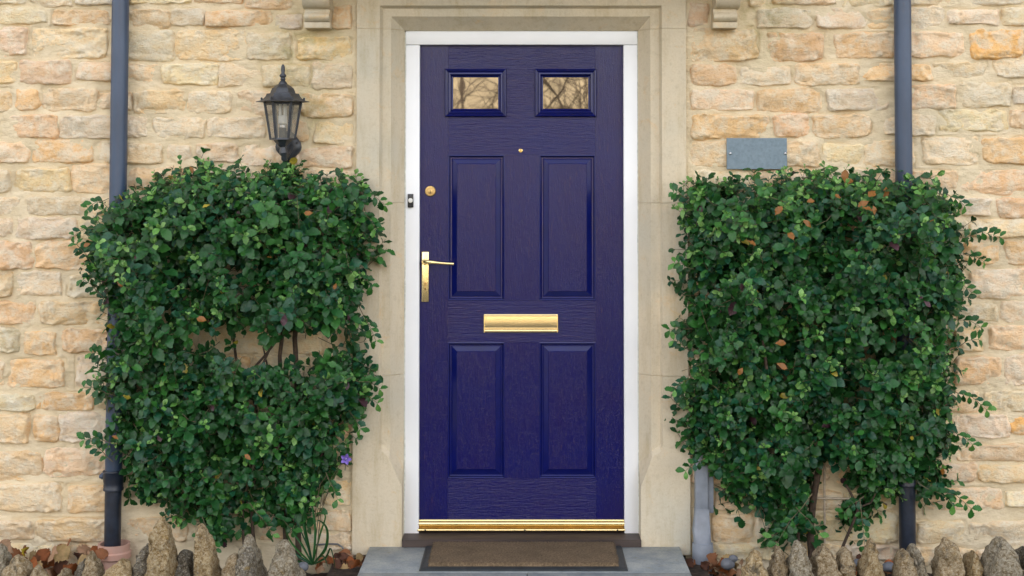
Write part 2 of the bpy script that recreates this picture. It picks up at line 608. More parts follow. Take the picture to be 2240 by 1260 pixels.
S += zz("""-150,175,205,265,g;220,170,555,265,o;572,175,700,245,c;
-160,295,168,460,p;205,298,345,448,o;360,280,640,448,g;
-170,515,242,690,p;270,498,640,660,p;
-170,715,360,870,c;405,725,640,875,p;
-170,930,192,1042,p;215,925,700,1052,p;-100,1075,330,1180,c;360,1080,560,1190,c;
1940,700,2095,830,p;1850,880,2100,985,p;1780,1010,2095,1100,c;760,910,1120,1045,p;1160,900,1500,1050,c;1540,900,1800,1040,p""", 0, 800, 2.739)
S += zz("""190,20,300,150,p;610,55,935,165,g;972,50,1275,165,c;1288,50,1450,165,p;1495,45,1755,170,c;1778,60,2085,145,c;2110,48,2400,150,c;
560,-80,660,40,c;700,-60,1090,22,p;1130,-60,1470,30,c;1530,-60,1800,22,c;1870,-60,2220,25,g;2260,-50,2500,25,c;
205,172,605,372,p;680,200,1010,372,o;1080,205,1450,350,o;1500,198,1875,342,p;1913,180,2232,355,O;2262,180,2560,350,c;
207,400,475,520,o;502,412,812,514,c;840,390,1230,515,p;1246,395,1680,490,o;1705,385,2005,470,c;2065,370,2400,468,c;
205,550,590,670,p;610,548,995,680,o;1040,545,1450,670,g;1490,522,1815,660,p;1850,505,2162,650,c;2182,530,2480,640,g;
210,705,685,850,o;710,700,918,838,o;955,705,1300,838,p;1385,698,1695,825,c;1730,675,2140,795,c;2160,670,2450,780,p;
205,870,560,1015,p;585,872,992,1012,p;1015,885,1255,1005,c;1275,862,1560,1010,p;1625,842,1957,1005,c;2000,845,2420,1002,o;
215,1045,560,1160,c;600,1040,960,1165,p;1000,1040,1280,1160,c;1310,1050,1530,1160,p;1562,1050,1835,1162,p;1850,1045,2420,1185,o""", 1440, 0, 2.8)
S += zz("""1560,90,1800,195,c;1815,92,1995,195,g;2030,97,2380,203,o;
1600,225,1850,320,c;1875,222,2380,320,c;
1560,350,1800,475,p;1840,350,2042,472,o;2085,352,2380,488,o;
1870,520,2230,692,c;1580,530,1840,680,g;2250,525,2500,690,p;
1560,725,1780,820,p;1800,728,2030,822,g;2060,712,2380,832,c;
1500,885,1750,1000,o;1780,885,1945,1002,p;1985,858,2330,1002,p;
1480,1050,1750,1205,c;1780,1050,2055,1210,o;2078,1030,2380,1215,c""", 1440, 400, 2.739)
S += zz("""1650,165,1930,270,p;1960,160,2380,275,c;1600,300,1750,430,c;1772,300,2100,430,c;2115,320,2400,405,O;
1560,470,1780,570,c;1802,480,2330,572,p;1450,595,1650,690,c;1680,592,1902,690,p;1922,600,2380,695,p;
1560,742,2062,860,p;2087,760,2400,842,c;1555,940,1835,1062,c;1868,940,2380,1080,c;1490,1100,1900,1190,p;1930,1110,2300,1190,c;
345,742,540,860,p;332,892,568,1058,p;592,882,760,1050,c;920,885,1430,1050,c;790,760,1100,860,p;1130,750,1420,860,c;340,1075,700,1160,c;730,1080,1100,1165,p;1130,1080,1440,1165,c""", 1440, 800, 2.739)
# courses hidden behind the shrubs follow the traced ones
RW = random.Random(5)


def fill(x0, x1, courses):
    for (y0, y1) in courses:
        x = x0 + RW.uniform(-10, 10)
        while x < x1 - 40:
            wd = RW.uniform(85, 160)
            e = min(x + wd, x1)
            S.append((x, y0 + RW.uniform(-3, 3), e, y1 + RW.uniform(-3, 3), RW.choice('cpopcg')))
            x = e + RW.uniform(12, 20)


fill(292, 764, [(432, 468), (480, 520), (531, 587), (596, 648), (661, 708), (722, 772), (784, 846), (864, 896), (908, 964), (985, 1046)])
fill(1526, 1985, [(433, 471), (482, 517), (530, 575), (591, 652), (664, 702), (713, 765), (783, 842), (860, 900), (910, 958), (972, 1010), (1018, 1055)])

house = thing('house_wall', (0, 0.1, ZR), 'honey coloured wall of roughly squared limestone laid in courses around the blue door', 'wall')


def stone_mesh(x0, z0, x1, z1, seed, nx=20, nz=9, depth=None, yface=YW, proud=0.019):
    cx, cz = (x0 + x1) / 2, (z0 + z1) / 2
    hx, hz = (x1 - x0) / 2, (z1 - z0) / 2
    rr = random.Random(seed)
    sl = [rr.uniform(-0.10, 0.10) for _ in range(4)]
    tilt_x, tilt_z = rr.uniform(-.008, .008), rr.uniform(-.004, .006)
    rough_ = rr.uniform(0.6, 1.3)
    proud = proud * rr.uniform(0.6, 1.3)
    planes = [(rr.uniform(-.016, .016), rr.uniform(-.012, .012), proud + rr.uniform(-.003, .008)) for _ in range(4)]
    vs_, fs_ = [], []
    ex = 8.0
    for j in range(nz + 1):
        v = -1 + 2 * j / nz
        v = math.copysign(abs(v) ** 0.5, v)
        for i in range(nx + 1):
            u = -1 + 2 * i / nx
            u = math.copysign(abs(u) ** 0.5, u)
            m = max(abs(u), abs(v))
            # squircle rounding of corners
            l = (abs(u) ** ex + abs(v) ** ex) ** (1 / ex) if m > 0 else 1
            k = m / l if l > 0 else 1
            uu, vv = u * (1 + (k - 1) * 0.9), v * (1 + (k - 1) * 0.9)
            a = uu * hx * (1 + sl[0] * 0.5 * v)
            b_ = vv * hz * (1 + sl[1] * u) + sl[2] * 0.15 * hz * u
            edge = m ** 3
            a += edge * 0.010 * mn.noise((seed * 3.1, (cz + b_) * 30, u * .5))
            b_ += edge * 0.009 * mn.noise(((cx + a) * 22, seed * 1.7, v * .5)) + edge * 0.004 * mn.noise(((cx + a) * 70, seed * 1.7, v))
            if m >= 0.999:
                y = yface + 0.006
            else:
                pr = 1 - m ** 22
                h = min([proud] + [pc_ + pa_ * u + pb_ * v for pa_, pb_, pc_ in planes]) * pr
                q = Vector((cx + a, seed * 0.37, cz + b_))
                h += rough_ * (0.008 * mn.noise((q.x * 11, q.y, q.z * 20)) + 0.009 * mn.noise((q.x * 26, q.y + 9, q.z * 42)) + 0.007 * mn.noise((q.x * 52, q.y, q.z * 70)) + 0.004 * mn.noise((q.x * 110, q.y, q.z * 130)))
                h += tilt_x * u + tilt_z * v
                y = yface - h
            vs_.append((cx + a, y, cz + b_))
    for j in range(nz):
        for i in range(nx):
            a = j * (nx + 1) + i
            fs_.append((a, a + 1, a + nx + 2, a + nx + 1))
    return vs_, fs_


ns = 0
used = []
for (a, b_, c_, d_, tone) in S:
    if c_ - a < 18: continue
    # keep out of the door surround
    if a < 780 < c_: c_ = 768
    if a < 1500 < c_: a = 1514
    x0, x1 = P(a - 3, b_, YW - .01).x, P(c_ + 3, b_, YW - .01).x
    z0, z1 = Z(d_ + 3, YW - .01), Z(b_ - 2.5, YW - .01)
    if x1 - x0 < 0.03: continue
    vs_, fs_ = stone_mesh(x0, z0, x1, z1, ns + 1, nx=max(10, int((x1 - x0) / 0.0075)), nz=max(8, int((z1 - z0) / 0.007)))
    o = MB().add(vs_, fs_).build('stone', M_STONE, house, smooth=180)
    rv = random.Random(ns * 7 + 3)
    k = rv.uniform(0.90, 1.08)
    t_ = TONE[tone]
    o.color = (t_[0] * k, t_[1] * k * rv.uniform(0.97, 1.03), t_[2] * k * rv.uniform(0.92, 1.10), 1)
    used.append((x0, z0, x1, z1))
    ns += 1
print('wall stones', ns)

# mortar sheets left and right of the doorway, above it, and the house volume
XL, XR = X(779, YS), X(1502, YS)
XLo, XRo = -2.8, 2.9
ZTOP = Z(-60, YS)


boxes = np.array(used)


def mortar(x0, x1, z0, z1, step=0.0062):
    nx, nz = int((x1 - x0) / step), int((z1 - z0) / step)
    vs_, fs_ = [], []
    for j in range(nz + 1):
        z = z0 + (z1 - z0) * j / nz
        row = boxes[(boxes[:, 1] < z + 0.05) & (boxes[:, 3] > z - 0.05)]
        for i in range(nx + 1):
            x = x0 + (x1 - x0) * i / nx
            y = YW + 0.003 * mn.noise((x * 9, z * 9, 4)) + 0.0035 * mn.noise((x * 30, z * 50, 8)) + 0.0018 * mn.noise((x * 90, z * 90, 8))
            if len(row):
                dx = np.maximum(np.maximum(row[:, 0] - x, x - row[:, 2]), 0)
                dz_ = np.maximum(np.maximum(row[:, 1] - z, z - row[:, 3]), 0)
                dd = float(np.sqrt(dx * dx + dz_ * dz_).min())
                # mortar smeared up against the stones, hollow mid joint
                sm_ = mn.noise((x * 12, z * 12, 20))
                y -= 0.005 * math.exp(-(dd / 0.010) ** 2) * (0.4 + sm_)
                y += 0.012 * math.exp(-(dd / 0.0045) ** 2) * max(0.0, min(1.0, -3.0 * mn.noise((x * 9, z * 14, 33)) + .15))
            vs_.append((x, y, z))
    for j in range(nz):
        for i in range(nx):
            a = j * (nx + 1) + i
            fs_.append((a, a + 1, a + nx + 2, a + nx + 1))
    return MB().add(vs_, fs_).build('mortar', M_MORTAR, house, smooth=180)


mortar(XLo, XL + 0.006, ZG - 0.12, Z(-70, YW))
mortar(XR - 0.004, XRo, ZG - 0.12, Z(-70, YW))

# stones beyond the edges of the photograph, joined
ob = MB()
sd_ = 5000
rr = random.Random(77)
zt = Z(-70, YW)


def coursed(x0, x1, z0, z1):
    global sd_
    z = z0
    while z < z1:
        h = rr.uniform(0.075, 0.13)
        x = x0
        while x < x1 - 0.06:
            wd = min(rr.uniform(0.13, 0.30), x1 - x)
            vs_, fs_ = stone_mesh(x, z, x + wd, z + h, sd_, 5, 4)
            ob.add(vs_, fs_)
            sd_ += 1
            x += wd + 0.025
        z += h + 0.025


coursed(-4.6, -2.75, ZG - 0.1, 3.2)
coursed(2.85, 4.6, ZG - 0.1, 3.2)
coursed(-2.75, 2.85, zt + 0.01, 3.2)
o = ob.build('outer_stones', M_STONE, house, kind='stuff')
o.color = TONE['p'] + (1,)
hv = MB()
hv.box(-6, XL + .005, YW + 0.006, 0.55, ZR - .1, zt - .01)
hv.box(XR - .003, 6, YW + 0.006, 0.55, ZR - .1, zt - .01)
hv.box(-6, 6, YW + 0.001, 0.55, zt - .012, 5.6)
hv.box(-5.98, 5.98, 0.56, 7.5, ZR - .1, 5.6)
hv.add([(-6.3, -0.5, 5.55), (6.3, -0.5, 5.55), (6.3, 3.9, 7.9), (-6.3, 3.9, 7.9), (6.3, 8.3, 5.55), (-6.3, 8.3, 5.55)],
       [(0, 1, 2, 3), (3, 2, 4, 5), (0, 3, 5), (1, 4, 2), (0, 5, 4, 1)])
hv.build('wall_core', M_MORTAR, house)

# ------------------------------------------------------------------ door surround
sur = thing('door_surround', (0, YS, -0.05), 'smooth pale limestone architrave framing the white door frame', 'door surround')
# moulding section: photo x of each arris on the left side, with its depth
ZB = Z(1214, YS)
JT, JM, JL = Z(62, YS), Z(444, YS), Z(823, YS)
ZST0, ZST1 = Z(1018, YS), Z(972, YS)
ZTOPS = Z(-75, YS)


def xl(px, Y, py=600): return X(px, Y, py)


# depth per arris
A = [(779, YS, YS), (829, YS, YS), (837, YS + 0.022, 0), (855, YS + 0.022, 0), (884, YF - 0.008, 0)]
secL = [(X(779, YS), YS), (X(829, YS), YS), (X(836, YS + .022), YS + .022), (X(854, YS + .022), YS + .022), (X(884, YF - .008), YF - .008)]
secR = [(X(1502, YS), YS), (X(1449, YS), YS), (X(1443, YS + .022), YS + .022), (X(1424, YS + .022), YS + .022), (X(1397, YF - .008), YF - .008)]
topZ = [ZTOPS, Z(12, YS), Z(19, YS + .022), Z(36, YS + .022), Z(67, YF - .008)]
GAP = 0.0011


def jamb(sec, z0, z1, out=0.0):
    vs_ = []
    for z in (z0 + GAP, z1 - GAP):
        for i, (x, y) in enumerate(sec):
            vs_.append((x + (out if i == 0 else 0), y, z))
        vs_.append((sec[-1][0], 0.12, z))
        vs_.append((sec[0][0] + out, 0.12, z))
    n = len(sec) + 2
    fs_ = [(i, (i + 1) % n, n + (i + 1) % n, n + i) for i in range(n)] + [tuple(range(n)), tuple(range(n, 2 * n))]
    return MB().add(vs_, fs_)


for sec, sg in ((secL, -1), (secR, 1)):
    jamb(sec, JM, JT, 0).build('jamb_stone', M_ASHLAR, sur)
    jamb(sec, JL, JM, sg * 0.006).build('jamb_stone', M_ASHLAR, sur)
    # foot block: moulding dies into a plain block by a slanting stop
    so = [(x + (sg * 0.012 if i == 0 else 0), y) for i, (x, y) in enumerate(sec)]
    n = len(so)
    lev_b = ZB
    vs_, fs_ = [], []
    # per arris the height at which the moulding stops
    zs = [ZST1, ZST1, ZST1 - 0.004, Z(990, YS), ZST0]
    top = [(x, y, JL - GAP) for x, y in so]
    mid = [(so[i][0], so[i][1], zs[i]) for i in range(n)]
    low = [(so[i][0], YS, zs[i] - 1.1 * (so[i][1] - YS)) for i in range(n)]
    bot = [(so[i][0], YS, lev_b) for i in range(n)]
    vs_ = top + mid + low + bot
    for r_ in range(3):
        for i in range(n - 1):
            if r_ == 1 and i == 0: continue
            a = r_ * n + i
            fs_.append((a, a + 1, a + n + 1, a + n))
    k = len(vs_)
    vs_ += [(so[-1][0], 0.12, JL - GAP), (so[-1][0], 0.12, lev_b), (so[0][0], 0.12, JL - GAP), (so[0][0], 0.12, lev_b)]
    fs_ += [(n - 1, k, k + 1, 4 * n - 1, 3 * n - 1, 2 * n - 1), (0, n, 3 * n, k + 3, k + 2), (3 * n, 4 * n - 1, k + 1, k + 3)]
    MB().add(vs_, fs_).build('jamb_stone', M_ASHLAR, sur)
    # sunk mortar of the joints
    jb = MB()
    for zj in (JT, JM, JL):
        q = jamb([(x, y + 0.0008) for x, y in sec], zj - GAP * 1.5, zj + GAP * 1.5)
        jb.add(q.v, q.f)
    jb.build('joint_mortar', M_MORTAR, sur)
# lintel with mitred moulding
lv = []
for i in range(5):
    xl_, y_ = secL[i]; xr_, _ = secR[i]
    lv += [(xl_, y_, JT + GAP), (xl_, y_, topZ[i]), (xr_, y_, topZ[i]), (xr_, y_, JT + GAP)]
lf = []
for i in range(4):
    a, b_ = i * 4, (i + 1) * 4
    lf += [(a, a + 1, b_ + 1, b_), (a + 1, a + 2, b_ + 2, b_ + 1), (a + 2, a + 3, b_ + 3, b_ + 2)]
k = len(lv)
lv += [(secL[4][0], 0.12, JT + GAP), (secL[4][0], 0.12, topZ[4]), (secR[4][0], 0.12, topZ[4]), (secR[4][0], 0.12, JT + GAP)]
lf += [(16, 17, k + 1, k), (17, 18, k + 2, k + 1), (18, 19, k + 3, k + 2)]
MB().add(lv, lf).build('lintel', M_ASHLAR, sur)

# ------------------------------------------------------------------ white frame
fr = thing('door_frame', (0, YF, 0.02), 'white painted door frame set in the pale stone surround', 'door frame')
fx0, fx1 = X(884, YF), X(1398, YF)
dx0, dx1 = X(917.5, YD), X(1364.5, YD)
zf0, zfT, zdT = Z(1167, YF), Z(66, YF), Z(98, YF)
MB().box(fx0 + .004, X(917, YF), YF, 0.05, zf0, zdT - .0008, .002).build('frame_post', M_WHITE, fr, smooth=40)
MB().box(X(1365, YF), fx1 - .004, YF, 0.05, zf0, zdT - .0008, .002).build('frame_post', M_WHITE, fr, smooth=40)
MB().box(fx0 + .004, fx1 - .004, YF, 0.05, zdT + .0008, zfT, .002).build('frame_head', M_WHITE, fr, smooth=40)
sb = MB()
for xx, s_ in ((fx0, 1), (fx1, -1)):
    pts = [(xx + s_ * (.003 + .0014 * mn.noise((z_ * 9, xx, 0))), YF + .002, z_) for z_ in np.linspace(zf0 - .01, zfT - .01, 60)]
    sb.tube(pts, [0.0045 + .0014 * mn.noise((0, xx, i * .9)) for i in range(60)], 6)
sb.build('sealant_bead', M_SEAL, fr, smooth=60)

# ------------------------------------------------------------------ door
door = thing('front_door', (0, YD, 0.03), 'royal blue grained front door with four raised panels and two small glazed lights', 'door')
zd0, zd1 = Z(1142, YD), Z(99, YD)


def dz(py): return Z(py, YD)
def dx(px): return X(px, YD)


XSL, XSR = dx(980), dx(1303)
ML, MR = dx(1104), dx(1180)
T = 0.05
e = 0.0003
def slab(name, x0, x1, z0, z1, mat):
    return MB().box(x0 + e, x1 - e, YD, YD + T, z0 + e, z1 - e).build(name, mat, door)


WL = (972.5, 1107.5, 151, 256)
WR = (1170, 1305.5, 151, 256)
slab('stile', dx0, XSL, zd0, zd1, M_DOOR_V)
slab('stile', XSR, dx1, zd0, zd1, M_DOOR_V)
slab('rail', XSL, XSR, dz(164), zd1, M_DOOR_H)
slab('rail', XSL, XSR, dz(339), dz(243), M_DOOR_H)
slab('rail', XSL, XSR, dz(749), dz(657), M_DOOR_H)
slab('rail', XSL, XSR, zd0, dz(1046), M_DOOR_H)
slab('rail', ML, MR, dz(243), dz(164), M_DOOR_H)
slab('muntin', ML, MR, dz(657), dz(339), M_DOOR_V)
slab('muntin', ML, MR, dz(1046), dz(749), M_DOOR_V)


def rings(x0, x1, z0, z1, steps):
    """nested rectangles: steps = (inset, y)"""
    vs_, fs_ = [], []
    for ins, y in steps:
        vs_ += [(x0 + ins, y, z0 + ins), (x1 - ins, y, z0 + ins), (x1 - ins, y, z1 - ins), (x0 + ins, y, z1 - ins)]
    for i in range(len(steps) - 1):
        for k_ in range(4):
            a, b2 = i * 4 + k_, i * 4 + (k_ + 1) % 4
            fs_.append((a, b2, b2 + 4, a + 4))
    return vs_, fs_


for (px0, px1, py0, py1) in ((979.5, 1104.5, 338.5, 657.5), (1179.5, 1303.5, 338.5, 657.5), (979.5, 1104.5, 748.5, 1046.5), (1179.5, 1303.5, 748.5, 1046.5)):
    x0, x1, z0, z1 = dx(px0), dx(px1), dz(py1), dz(py0)
    st = [(0, YD + .001), (0.0008, YD - .0015), (0.0035, YD - .0022), (0.006, YD - .0008), (0.0075, YD + .004), (0.009, YD + .0105), (0.012, YD + .0125),
          (0.016, YD + .0125)]
    vs_, fs_ = rings(x0, x1, z0, z1, st)
    MB().add(vs_, fs_).build('panel_moulding', M_DOOR_S, door)
    pv = MB()
    vs_, fs_ = rings(x0, x1, z0, z1, [(0.0158, YD + .0125), (0.0172, YD + .0115), (0.037, YD + .0022), (0.0385, YD + .001)])
    pv.add(vs_, fs_)
    pn = pv.build('panel_bevel', M_DOOR_S, door)
    vs_, fs_ = rings(x0, x1, z0, z1, [(0.0385, YD + .0012), (0.0392, YD + .0005)])
    pv = MB().add(vs_, fs_ + [(4, 5, 6, 7)])
    pv.build('raised_panel', M_DOOR_V, door)
for i, (px0, px1, py0, py1) in enumerate((WL, WR)):
    x0, x1, z0, z1 = dx(px0), dx(px1), dz(py1), dz(py0)
    st = [(0, YD - .0004), (0.0003, YD - .009), (0.003, YD - .0145), (0.0065, YD - .0165), (0.009, YD - .0145), (0.0105, YD - .0100), (0.0135, YD - .0085), (0.0165, YD - .0115),
          (0.0215, YD - .0125), (0.0245, YD - .010), (0.0265, YD - .004), (0.0280, YD - .001), (0.0300, YD + .001), (0.0345, YD + .004), (0.0350, YD + .012)]
    vs_, fs_ = rings(x0, x1, z0, z1, st)
    f = MB().add(vs_, fs_).build('window_moulding', M_DOOR_S, door)
    tl = R(0.16 * (1 if i else -1))
    pz = MB().add([(x0 + .03, YD + .0095, z0 + .03), (x1 - .03, YD + .0095 + tl * .1, z0 + .03), (x1 - .03, YD + .0095 + tl * .1, z1 - .03), (x0 + .03, YD + .0095, z1 - .03)], [(0, 1, 2, 3)])
    # slightly wavy pane
    nx_, nz_ = 24, 16
    vs_, fs_ = [], []
    for jj in range(nz_ + 1):
        for ii in range(nx_ + 1):
            u_, v_ = ii / nx_, jj / nz_
            x_ = x0 + .034 + (x1 - x0 - .068) * u_; z_ = z0 + .034 + (z1 - z0 - .068) * v_
            vs_.append((x_, YD + .009 + 0.000018 * mn.noise((x_ * 22, z_ * 22, i * 7)), z_))
    for jj in range(nz_):
        for ii in range(nx_):
            a = jj * (nx_ + 1) + ii
            fs_.append((a, a + 1, a + nx_ + 2, a + nx_ + 1))
    MB().add(vs_, fs_).build('window_pane', M_PANE, door, smooth=180)

# brass weather bar: lengthwise rounded mouldings
rx0, rx1 = X(915.5, -.02), X(1366, -.02)
YB = -0.004


def bar(name, py0, py1, ybase, bulge, mat, kind_='round'):
    z1_, z0_ = Z(py0, ybase - bulge), Z(py1, ybase - bulge)
    pr = [(YD - .001, z0_)]
    for k_ in range(9):
        a = math.pi * k_ / 8
        if kind_ == 'round':
            pr.append((ybase - bulge * (math.sin(a) ** 0.8), z0_ + (z1_ - z0_) * (1 - math.cos(a)) / 2))
        else:
            pr.append((ybase - bulge * (1 - k_ / 8), z0_ + (z1_ - z0_) * k_ / 8))
    pr.append((YD - .001, z1_))
    return MB().extrude_x(pr, rx0, rx1).build(name, mat, door, smooth=50)


bar('weather_bar', 1136.5, 1141.5, -.004, .004, M_BRASS)
bar('weather_bar', 1141.3, 1152, -.010, .014, M_BRASS)
bar('weather_bar', 1151.8, 1157.5, -.006, .010, M_BRASS_D, 'slope')
bar('weather_bar', 1157.3, 1163, -.028, .006, M_BRASS)
for px_ in (930, 1148, 1351):
    c = P(px_, 1160, -.034)
    MB().lathe(c, [(0.0035, -.001), (0.0035, .002)], 10, 'Y').build('screw', M_HOLE, door)

# handle
YP = YD - 0.009
hp = MB().box(X(922.3, YP), X(938, YP), YP, YD - .0003, Z(660.5, YP), Z(550.5, YP), .0028, 3).build('handle_plate', M_BRASS, door, smooth=40)
c = P(928.5, 573, YP)
hnd = MB()
hnd.lathe(c, [(0.0125, -.0), (0.0125, -.004), (0.009, -.006), (0.0085, -.030), (0.0075, -.034)], 20, 'Y')
hnd.build('handle_neck', M_BRASS, hp, smooth=40)
pts = [P(927, 572.5, YD - .040), P(932, 572.5, YD - .046), P(944, 573.5, YD - .049), P(960, 575.2, YD - .049), P(978, 576.5, YD - .048), P(992.5, 577.2, YD - .048), P(993.3, 577.3, YD - .048)]
MB().tube(pts, [0.008, 0.0092, 0.0085, 0.0068, 0.0062, 0.0064, 0.0045], 14).build('lever', M_BRASS, hp, smooth=50)
c = P(930, 621, YP)
MB().lathe(c, [(0.0085, .0), (0.0085, -.0016), (0.0068, -.0018)], 18, 'Y').build('keyhole_cylinder', M_BRASS_D, hp, smooth=40)
MB().box(c.x - .0046, c.x + .0046, YP - .0012, YP + .001, c.z - .024, c.z - .006, .001).build('keyhole_cylinder', M_BRASS_D, hp, smooth=40)
MB().box(c.x - .001, c.x + .001, YP - .0022, YP - .0015, c.z - .004, c.z + .005).build('key_slot', M_HOLE, hp)
# cylinder lock
c = P(941.5, 418, YD)
lk = MB().lathe(c, [(0.0225, 0), (0.0225, -.006), (0.0205, -.009), (0.0165, -.0095), (0.0163, -.0078), (0.0158, -.0078)], 28, 'Y').build('cylinder_lock', M_BRASS_D, door, smooth=35)
MB().lathe(c + Vector((0, 0, -.002)), [(0.0105, -.0075), (0.0105, -.0098), (0.0095, -.0102)], 22, 'Y').build('lock_barrel', M_BRASS_D, lk, smooth=35)
MB().box(c.x - .0012, c.x + .0012, YD - .011, YD - .0101, c.z - .009, c.z + .003).build('key_slot', M_HOLE, lk)
c = P(1139, 329.5, YD)
ph = MB().lathe(c, [(0.0088, 0), (0.0085, -.003), (0.0060, -.0045), (0.0045, -.0030)], 20, 'Y').build('peephole', M_BRASS, door, smooth=35)
MB().lathe(c, [(0.0042, -.0032), (0.0040, -.0034)], 14, 'Y').build('lens', M_BRASS_D, ph)
# letterbox
YL = YD - .012
lb = MB().box(X(1058.5, YL), X(1220.5, YL), YL + .004, YD - .0003, Z(727.5, YL), Z(687.5, YL), .002).build('letterbox', M_BRASS, door, smooth=40)
zl0, zl1 = Z(726.5, YL), Z(691.5, YL)
hh = zl1 - zl0
prf = [(YL + .0045, zl0)]
def bead(y, a, b, out, n=6):
    return [(y - out * math.sin(math.pi * k_ / n), a + (b - a) * k_ / n) for k_ in range(n + 1)]
prf += bead(YL + .002, zl0 + .0002, zl0 + hh * .135, .0022)
prf += bead(YL + .002, zl0 + hh * .155, zl0 + hh * .215, .0018)
prf += bead(YL + .002, zl0 + hh * .235, zl0 + hh * .295, .0018)
prf += [(YL + .0018, zl0 + hh * .31), (YL + .0002, zl0 + hh * .62), (YL + .0012, zl1 - .001), (YL + .0045, zl1 - .0005)]
M_FLAP = simple('brushed_brass', (0.90, 0.73, 0.40), 0.27, 1.0, var=0.05, vscale=6, bumps=0.04, bscale=200, bd=0.0004, stretch=(1, 1, .1))
fl = MB().extrude_x(prf, X(1060.5, YL), X(1218.5, YL)).build('flap', M_FLAP, lb, smooth=35)
MB().tube([P(1059, 690, YL + .001), P(1220, 690, YL + .001)], .0032, 12).build('hinge_bar', M_BRASS, lb, smooth=50)
MB().box(X(1058.4, YL), X(1060.2, YL), YL - .001, YL + .006, Z(727.6, YL), Z(691, YL), .0006).build('side_cheek', M_BRASS, lb)
MB().box(X(1218.8, YL), X(1220.6, YL), YL - .001, YL + .006, Z(727.6, YL), Z(691, YL), .0006).build('side_cheek', M_BRASS, lb)

# doorbell
bc = P(898.3, 439, YF)
bell = thing('doorbell', bc, 'small black doorbell with a round white button on the white frame', 'doorbell')
hw, hh_ = 6.2 / 523, 14.7 / 523
MB().box(bc.x - hw, bc.x + hw, YF - .010, YF - .0004, bc.z - hh_, bc.z + hh_, .0015).build('bell_plate', M_BLACK, bell, smooth=40)
MB().lathe((bc.x, YF - .0102, bc.z + .001), [(0.0098, 0), (0.0095, -.002), (0.0075, -.0032), (0.003, -.0036)], 20, 'Y').build('push_button', M_BUTTON, bell, smooth=60)
for s_ in (-1, 1):
    MB().lathe((bc.x, YF - .0102, bc.z + s_ * .021), [(0.0028, 0), (0.0026, -.001)], 12, 'Y').build('screw', M_LANTERN, bell)

# sill
sill = MB()
zs1, zs0 = Z(1166, YF), 0.001
sill.extrude_x([(0.06, zs1 + .004), (YF - .004, zs1 - .0015), (YS - .008, Z(1182, YS - .012)), (YS - .012, Z(1183, YS - .012)), (YS - .012, zs0), (0.06, zs0)], X(881, YS - .01), X(1401.5, YS - .01))
o = sill.build('door_sill', M_SILL, None)
tagit(o, 'dark brown timber sill under the brass weather bar', 'door sill')

# ------------------------------------------------------------------ step slabs
SX0, SX1, SXM = X(808, YS - .002, 1189), X(1487, YS - .002, 1190), 0.006
stepo = thing('door_step', (0, -0.5, -0.052), 'blue grey flagstone doorstep in front of the blue door', 'doorstep')
MB().box(SX0, SX1, -0.50, YS + .008, -.052, 0.0, .004).build('paving_slab', M_SLAB, stepo, smooth=40)
MB().box(SX0, SXM - .002, -0.96, -0.503, -.052, 0.0, .004).build('paving_slab', M_SLAB, stepo, smooth=40)
MB().box(SXM + .002, SX1, -0.96, -0.503, -.052, 0.0, .004).build('paving_slab', M_SLAB, stepo, smooth=40)
for (px_, py_, s_) in ((876, 1234, .007), (846, 1223, .004), (816, 1224, .003), (908, 1223, .003), (1377, 1208, .009), (1048, 1234, .004), (1108, 1239, .003)):
    pass

# ------------------------------------------------------------------ doormat
mat_ = thing('doormat', (-.01, -.3, 0), 'brown coir doormat with a black rubber border on the stone step', 'doormat')
my0, my1 = -0.490, -0.133
mx0, mx1 = X(917, my0, 1232), X(1373.5, my0, 1232)
vs_, fs_ = [], []
zt_ = 0.0005
for (ins, z) in ((0, zt_), (0.0, .006), (.004, .008), (.030, .011), (.032, .010)):
    vs_ += [(mx0 + ins, my0 + ins, z), (mx1 - ins, my0 + ins, z), (mx1 - ins, my1 - ins * .7, z), (mx0 + ins, my1 - ins * .7, z)]
for i in range(4):
    for k_ in range(4):
        a, b2 = i * 4 + k_, i * 4 + (k_ + 1) % 4
        fs_.append((a, b2, b2 + 4, a + 4))
fs_.append((16, 17, 18, 19))
MB().add(vs_, fs_).build('rubber_border', M_RUBBER, mat_)
rg = MB()
for q in (.008, .013, .018):
    for s_, xx in ((1, mx0), (-1, mx1)):
        rg.tube([(xx + s_ * q, my0 + .02, .0085), (xx + s_ * q, my1 - .02, .0085)], .0013, 5)
rg.build('rib', M_RUBBER, mat_, kind='stuff')
# coir pile: a slightly uneven block and a coat of short fibres
cx0, cx1, cy0, cy1 = mx0 + .031, mx1 - .031, my0 + .030, my1 - .004
nx_, ny_ = 150, 60
vs_, fs_ = [], []
for j in range(ny_ + 1):
    for i in range(nx_ + 1):
        u_, v_ = i / nx_, j / ny_
        x_ = cx0 + (cx1 - cx0) * u_ + .004 * mn.noise((v_ * 30, u_ * 3, 1)) * (1 if u_ in (0, 1) else 0)
        y_ = cy0 + (cy1 - cy0) * v_ + .003 * mn.noise((u_ * 60, v_ * 3, 1)) * (1 if v_ in (0, 1) else 0)
        ed = min(min(u_, 1 - u_) * (cx1 - cx0), min(v_, 1 - v_) * (cy1 - cy0))
        z_ = .009 + .016 * min(1, (ed / .005)) + .0018 * mn.noise((x_ * 60, y_ * 60, 5)) + .0015 * mn.noise((x_ * 200, y_ * 200, 5))
        vs_.append((x_, y_, z_))
for j in range(ny_):
    for i in range(nx_):
        a = j * (nx_ + 1) + i
        fs_.append((a, a + 1, a + nx_ + 2, a + nx_ + 1))
MB().add(vs_, fs_).build('coir_pile', M_COIR, mat_, smooth=180)
nf = 26000
fx = rng.uniform(cx0 - .001, cx1 + .001, nf); fy = rng.uniform(cy0 - .001, cy1 + .001, nf)
